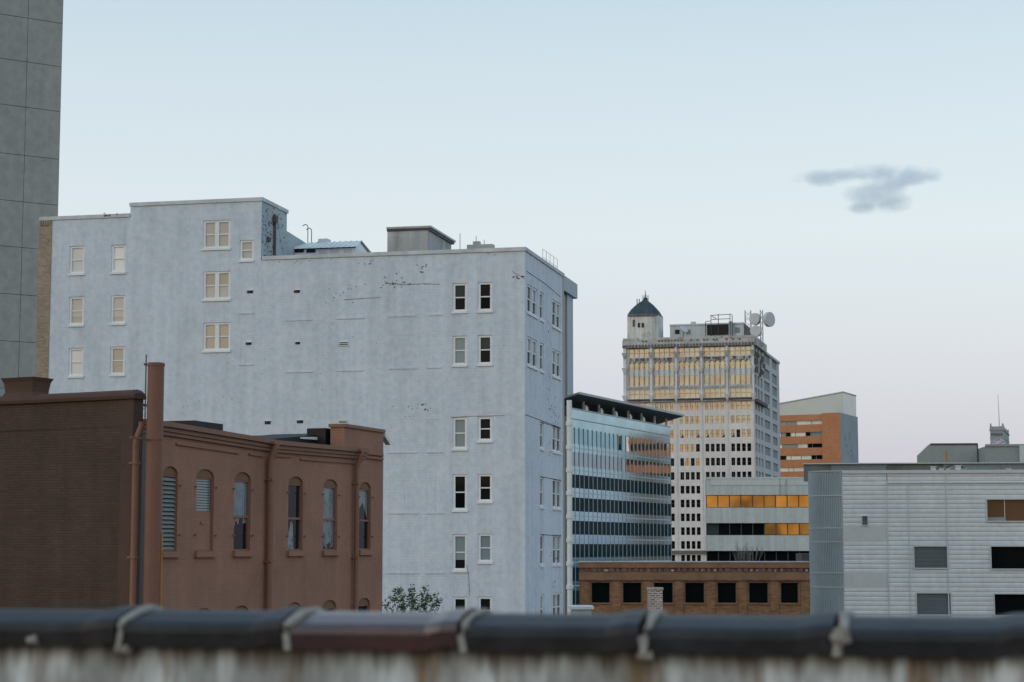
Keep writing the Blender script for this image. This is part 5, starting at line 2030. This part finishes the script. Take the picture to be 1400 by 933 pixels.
m = MB()
x0 = XF.px(1394.5, 620, -e_ + .5)[0]
m.box(XF, x0, x1, -e_ + .01, -e_ + .5, 0, zt3 + .05)
m.build('pale_panel', mt['conc_pale2'], pb_)
p = at(1294, 632, 222)
yp = thing('ochre_post', (p.x, p.y, at(1294, 645, 222).z), 'thin ochre post in front of the grey plant house', 'post')
m = MB()
m.tube([(p.x, p.y, at(1294, 645, 222).z), (p.x, p.y, at(1294, 617.5, 222).z)], .12, 8)
m.build('pole', mt['yellow'], yp)
m = MB()
m.box(Fr((p.x, p.y), (1, 0)), -.2, .2, -.2, .2, at(1294, 650, 222).z, at(1294, 645.5, 222).z)
m.build('foot', mt['dark_metal'], yp)

# ------------------------------------------------------------------ clock tower
QF = Fr.pix(1376.5, 700, -8500)
QR_ = QF.turn(0)
ck = thing('clock_tower', QF.P(-3, 0, 0), 'distant grey clock tower with corner pinnacles and a flagpole', 'clock tower')
ql_ = QF.px(1353.8, 600)[0]
qw = QR_.px(1379.6, 600)[0]
zq = QF.px(1365, 588.8)[1]
m = MB()
m.shell(QF, ql_, 0, 0, -qw, 0, zq, 'FRBLT')
m.box(QF, ql_ - .25, .25, -qw - .25, .25, zq + .002, zq + .45)
zw0, zw1 = QF.px(1365, 596.5)[1], QF.px(1365, 591.8)[1]
m.box(QF, ql_ - .12, .12, -qw - .12, .12, zw0 - .7, zw0 - .35)
m.build('shaft', mt['clock_stone'], ck)
m = MB()
for k in range(6):
    s = ql_ + (-ql_) * (k + .9) / 6.8
    m.prism(QF, [(s - .2, zw0), (s + .2, zw0), (s + .2, zw1 - .2), (s, zw1), (s - .2, zw1 - .2)], .002, .04)
m.build('belfry_slits', mt['ink'], ck)
m = MB()
zc0 = zq + .45
zpn = QF.px(1354, 579)[1]
N = 13
out = [(ql_, zc0), (0, zc0)]
for k in range(N + 1):
    t = k / N
    s = -(-ql_) * t
    d_ = abs(t - .5) * 2
    out.append((s, zc0 + .9 + (zpn - zc0 - 1.2) * d_ ** 4 + (.28 if k % 2 else 0) * (1 - d_)))
m.prism(QF, out, -.4, -.0)
m.prism(QR_, [(0.02, zc0), (qw, zc0), (qw, zpn - .3), (qw * .8, zc0 + 1), (qw * .2, zc0 + 1), (.02, zpn - .3)], -.4, -.01)
for s in (ql_ + .3, -.3):
    m.hexa([QF.P(s - .45, .12, zc0), QF.P(s + .45, .12, zc0), QF.P(s + .45, -.75, zc0), QF.P(s - .45, -.75, zc0),
            QF.P(s - .18, -.1, zpn), QF.P(s + .18, -.1, zpn), QF.P(s + .18, -.5, zpn), QF.P(s - .18, -.5, zpn)])
m.build('crown', mt['clock_stone'], ck)
s, z = QF.px(1365.5, 608.6)
rc = 9.2 / F * 700
m = MB()
m.poly([QF.P(s + rc * math.cos(2 * math.pi * k / 40), .02, z + rc * math.sin(2 * math.pi * k / 40)) for k in range(40)])
o = m.build('clock_face', mt['clock_face'], ck)
m = MB()
NUM = ['XII', 'I', 'II', 'III', 'IIII', 'V', 'VI', 'VII', 'VIII', 'IX', 'X', 'XI']
for h, txt in enumerate(NUM):                       # roman numerals, one stroke per bar
    a = math.pi / 2 - h * math.pi / 6
    er, et = Vector((math.cos(a), math.sin(a))), Vector((math.sin(a), -math.cos(a)))
    strokes = []
    x = 0.0
    for c_ in txt:
        if c_ == 'I':
            strokes.append((x, x)); x += .2
        elif c_ == 'V':
            strokes += [(x + .0, x + .16), (x + .32, x + .16)]; x += .46
        else:
            strokes += [(x, x + .3), (x + .3, x)]; x += .46
    wid = x - .14
    for t0, t1 in strokes:
        p0 = er * (rc * .93) + et * (t0 - wid / 2)
        p1 = er * (rc * .66) + et * (t1 - wid / 2)
        d_ = (p1 - p0).normalized()
        q_ = Vector((-d_.y, d_.x)) * .055
        m.poly([QF.P(s + v_.x, .03, z + v_.y) for v_ in (p0 + q_, p0 - q_, p1 - q_, p1 + q_)])
m.build('numerals', mt['ink'], o)
m = MB()
for ang, ln, wd in ((R(44), .84, .10), (R(70 - 180), .5, .13)):
    d_ = Vector((math.cos(ang), math.sin(ang)))
    q_ = Vector((-d_.y, d_.x)) * wd
    m.poly([QF.P(s + v_.x, .045, z + v_.y) for v_ in (d_ * -.2 + q_, d_ * -.2 - q_, d_ * rc * ln - q_ * .6, d_ * rc * ln + q_ * .6)])
m.build('clock_hands', mt['ink'], o)
s, zt3 = QF.px(1364.2, 539, -qw / 2)
m = MB()
m.tube([QF.P(s + .25, -qw / 2, zq), QF.P(s + .2, -qw / 2, zq + (zt3 - zq) * .5), QF.P(s, -qw / 2, zt3)], [.16, .12, .06], 6)
m.build('flagpole', mt['grey_metal'], ck)

# ------------------------------------------------------------------ leafy tree at the foot of the white building
rr_ = random.Random(17)
tp = at(564, 835, 92)
tr = thing('leafy_tree', (tp.x, tp.y, 0), 'young green tree top between the brown and white buildings', 'tree')
m = MB()
zc = tp.z
m.tube([(tp.x, tp.y, 0), (tp.x + .05, tp.y, zc * .4), (tp.x, tp.y, zc - 1.5)], [.16, .13, .09], 10)
m.build('trunk', mt['bark'], tr)
m = MB()
lf = MB()
tips = [(541, 812), (546, 807), (549, 813), (538, 819), (545, 822), (552, 819), (563, 806), (566, 811), (560, 815), (568, 819), (563, 824),
        (581, 805), (584, 811), (578, 816), (589, 814), (597, 820), (602, 822), (591, 824), (582, 826), (527, 829), (531, 824), (551, 829), (572, 830)]
for u, v in tips:
    dpt = 92 + rr_.uniform(-1.3, 1.3)
    p = at(u, v, dpt)
    b0 = Vector((tp.x + rr_.uniform(-.15, .15), tp.y, zc - 1.6 + rr_.uniform(-.6, .5)))
    mid = (b0 + p) / 2 + Vector((0, 0, -.25))
    m.tube([b0, mid, p], [.035, .022, .008], 5)
    for q in range(34):
        t = rr_.uniform(.70, 1.03)
        c_ = (b0 * (1 - t) ** 2 + mid * 2 * t * (1 - t) + p * t * t) + Vector((rr_.gauss(0, .10), rr_.gauss(0, .16), rr_.gauss(0, .10)))
        if rr_.random() < .35:
            c_ = p + Vector((rr_.gauss(0, .14), rr_.gauss(0, .15), rr_.gauss(0, .11)))
        a = Vector((rr_.uniform(-1, 1), rr_.uniform(-1, 1), rr_.uniform(-.6, .5))).normalized()
        b2 = a.cross(Vector((rr_.uniform(-1, 1), rr_.uniform(-1, 1), rr_.uniform(-1, 1)))).normalized()
        ln = rr_.uniform(.06, .11)
        lf.poly([c_ - a * ln, c_ + b2 * ln * .55, c_ + a * ln, c_ - b2 * ln * .55])
for q in range(300):                                     # fuller foliage lower down, mostly behind the parapet
    c_ = Vector((tp.x + rr_.gauss(0, .8), tp.y + rr_.gauss(0, .7), zc - 1.7 + rr_.gauss(0, .45)))
    a = Vector((rr_.uniform(-1, 1), rr_.uniform(-1, 1), rr_.uniform(-.6, .5))).normalized()
    b2 = a.cross(Vector((rr_.uniform(-1, 1), rr_.uniform(-1, 1), rr_.uniform(-1, 1)))).normalized()
    ln = rr_.uniform(.06, .11)
    lf.poly([c_ - a * ln, c_ + b2 * ln * .55, c_ + a * ln, c_ - b2 * ln * .55])
o = m.build('limbs', mt['bark'], tr)
lf.build('crown', mt['leaf'], tr)

# ------------------------------------------------------------------ small evening cloud (a real volume)
DC = 2600.0
cc = at(1190, 258, DC)
kx = DC / F
lobes = [(1125, 243, 34, 9), (1155, 240, 26, 8), (1205, 237, 44, 10), (1245, 239, 40, 9), (1262, 241, 24, 6), (1230, 247, 38, 8), (1175, 240, 30, 5), (1215, 256, 26, 7), (1197, 267, 42, 16), (1218, 276, 28, 12), (1180, 283, 22, 7)]
bm_ = MB()
hx, hy, hz_ = 115 * kx, 30 * kx, 48 * kx
bm_.hexa([(cc.x + x, cc.y + y, cc.z + z) for z in (-hz_, hz_) for x, y in ((-hx, -hy), (hx, -hy), (hx, hy), (-hx, hy))])
cm = bpy.data.materials.new('evening_cloud')
cm.use_nodes = True
nt = cm.node_tree
nt.nodes.remove(nt.nodes['Principled BSDF'])
pv = nd(nt, 'ShaderNodeVolumePrincipled')
tc = nd(nt, 'ShaderNodeTexCoord')
nz_ = nd(nt, 'ShaderNodeTexNoise')
nz_.inputs['Scale'].default_value = .045
nz_.inputs['Detail'].default_value = 5
nz_.inputs['Roughness'].default_value = .68
mpc = nd(nt, 'ShaderNodeMapping')
mpc.inputs['Scale'].default_value = (.8, 1, 1.35)
nt.links.new(tc.outputs['Object'], mpc.inputs[0])
nt.links.new(mpc.outputs[0], nz_.inputs['Vector'])
acc = None
for (u, v, ru, rv) in lobes:
    c_ = at(u, v, DC) - cc
    sb_ = nd(nt, 'ShaderNodeVectorMath', operation='SUBTRACT')
    nt.links.new(tc.outputs['Object'], sb_.inputs[0])
    sb_.inputs[1].default_value = (c_.x, 0, c_.z)
    dv = nd(nt, 'ShaderNodeVectorMath', operation='DIVIDE')
    nt.links.new(sb_.outputs[0], dv.inputs[0])
    dv.inputs[1].default_value = (ru * kx * 1.25, 24 * kx, rv * kx * 1.55)
    ln_ = nd(nt, 'ShaderNodeVectorMath', operation='LENGTH')
    nt.links.new(dv.outputs[0], ln_.inputs[0])
    iv = nd(nt, 'ShaderNodeMath', operation='SUBTRACT')
    iv.inputs[0].default_value = 1.0
    nt.links.new(ln_.outputs['Value'], iv.inputs[1])
    if acc is None:
        acc = iv
    else:
        mx = nd(nt, 'ShaderNodeMath', operation='MAXIMUM')
        nt.links.new(acc.outputs[0], mx.inputs[0])
        nt.links.new(iv.outputs[0], mx.inputs[1])
        acc = mx
ns = nd(nt, 'ShaderNodeMath', operation='MULTIPLY_ADD')
nt.links.new(nz_.outputs['Fac'], ns.inputs[0])
ns.inputs[1].default_value = 1.5
ns.inputs[2].default_value = -.80
sm_ = nd(nt, 'ShaderNodeMath', operation='ADD')
nt.links.new(acc.outputs[0], sm_.inputs[0])
nt.links.new(ns.outputs[0], sm_.inputs[1])
mr = nd(nt, 'ShaderNodeMapRange')
mr.inputs['From Min'].default_value = .0
mr.inputs['From Max'].default_value = .6
mr.inputs['To Max'].default_value = .021
nt.links.new(sm_.outputs[0], mr.inputs['Value'])
nt.links.new(mr.outputs[0], pv.inputs['Density'])
pv.inputs['Color'].default_value = (.50, .76, 1.0, 1)
pv.inputs['Anisotropy'].default_value = .0
nt.links.new(pv.outputs[0], nt.nodes['Material Output'].inputs['Volume'])
root_c = bpy.data.objects.new('tmp', None)
root_c.location = cc
col.objects.link(root_c)
cl = bm_.build('cloud', cm, root_c)
cl.parent = None
cl.location = cc
bpy.data.objects.remove(root_c)
tag(cl, 'small dark blue-grey cloud alone in the pale evening sky', 'cloud')

# ------------------------------------------------------------------ world: evening sky, sun just down behind the camera
SUN_AZ = R(243)                                   # compass-like, clockwise from +Y
SUN_EL = R(4)
W = bpy.data.worlds.new('World')
sc.world = W
W.use_nodes = True
nt = W.node_tree
for n in list(nt.nodes):
    nt.nodes.remove(n)
L = nt.links.new
out = nd(nt, 'ShaderNodeOutputWorld')
bg = nd(nt, 'ShaderNodeBackground')
tc = nd(nt, 'ShaderNodeTexCoord')
sx = nd(nt, 'ShaderNodeSeparateXYZ')
L(tc.outputs['Generated'], sx.inputs[0])


def srgb(r, g, b):
    f = lambda x: ((x / 255 + .055) / 1.055) ** 2.4 if x > 10 else x / 255 / 12.92
    return (f(r), f(g), f(b), 1)


def ramp(stops):
    r = nd(nt, 'ShaderNodeValToRGB')
    e = r.color_ramp.elements
    e[0].position, e[0].color = stops[0]
    e[1].position, e[1].color = stops[-1]
    for p, c in stops[1:-1]:
        x = e.new(p)
        x.color = c
    L(sx.outputs['Z'], r.inputs[0])
    return r


EAST = [(0.0, srgb(172, 177, 204)), (.05, srgb(187, 189, 209)), (.10, srgb(204, 207, 219)), (.16, srgb(212, 221, 227)), (.23, srgb(203, 216, 225)),
        (.30, srgb(186, 206, 219)), (.6, srgb(140, 173, 205)), (1.0, srgb(140, 172, 206))]
WEST = [(0.0, (.62, .37, .17, 1)), (.04, (.80, .50, .25, 1)), (.10, (.92, .70, .44, 1)), (.22, (.92, .88, .78, 1)), (.45, (.82, .96, 1.08, 1)), (1.0, (.44, .60, .80, 1))]
re, rw_ = ramp(EAST), ramp(WEST)
mr = nd(nt, 'ShaderNodeMapRange')
mr.interpolation_type = 'SMOOTHSTEP'
mr.inputs['From Min'].default_value = .45
mr.inputs['From Max'].default_value = -.75
L(sx.outputs['Y'], mr.inputs['Value'])
mx = nd(nt, 'ShaderNodeMix', data_type='RGBA')
L(mr.outputs[0], mx.inputs[0])
L(re.outputs[0], mx.inputs[6])
L(rw_.outputs[0], mx.inputs[7])
sky = nd(nt, 'ShaderNodeTexSky')
sky.sky_type = 'NISHITA'
sky.sun_disc = False
sky.sun_elevation = SUN_EL
sky.sun_rotation = SUN_AZ
sky.altitude = 100
sk = nd(nt, 'ShaderNodeVectorMath', operation='SCALE')
L(sky.outputs[0], sk.inputs[0])
sk.inputs['Scale'].default_value = .05
ad = nd(nt, 'ShaderNodeVectorMath', operation='ADD')
L(mx.outputs[2], ad.inputs[0])
L(sk.outputs[0], ad.inputs[1])
L(ad.outputs[0], bg.inputs['Color'])
bg.inputs['Strength'].default_value = 1.0
L(bg.outputs[0], out.inputs['Surface'])

sl_ = bpy.data.lights.new('sun', 'SUN')
sl_.energy = .25
sl_.angle = R(14)
sl_.color = (1, .86, .72)
so = bpy.data.objects.new('sun', sl_)
col.objects.link(so)
sd = Vector((math.sin(SUN_AZ) * math.cos(R(14)), math.cos(SUN_AZ) * math.cos(R(14)), math.sin(R(14))))
so.rotation_euler = (-sd).to_track_quat('-Z', 'Y').to_euler()

# ------------------------------------------------------------------ camera and render settings
cd = bpy.data.cameras.new('camera')
cam = bpy.data.objects.new('camera', cd)
col.objects.link(cam)
cam.location = (0, 0, CAMZ)
cam.rotation_euler = (math.pi / 2 + PITCH, 0, 0)
cd.sensor_width = 36
cd.lens = 36 * F / 1400
cd.clip_start = .1
cd.clip_end = 12000
cd.dof.use_dof = True
cd.dof.focus_distance = 160
cd.dof.aperture_fstop = cd.lens / 1000 / .021
sc.camera = cam
sc.view_settings.view_transform = 'Standard'
sc.view_settings.look = 'None'
sc.view_settings.gamma = 1
sc.view_settings.exposure = 0
sc.cycles.max_bounces = 6
sc.cycles.volume_bounces = 1
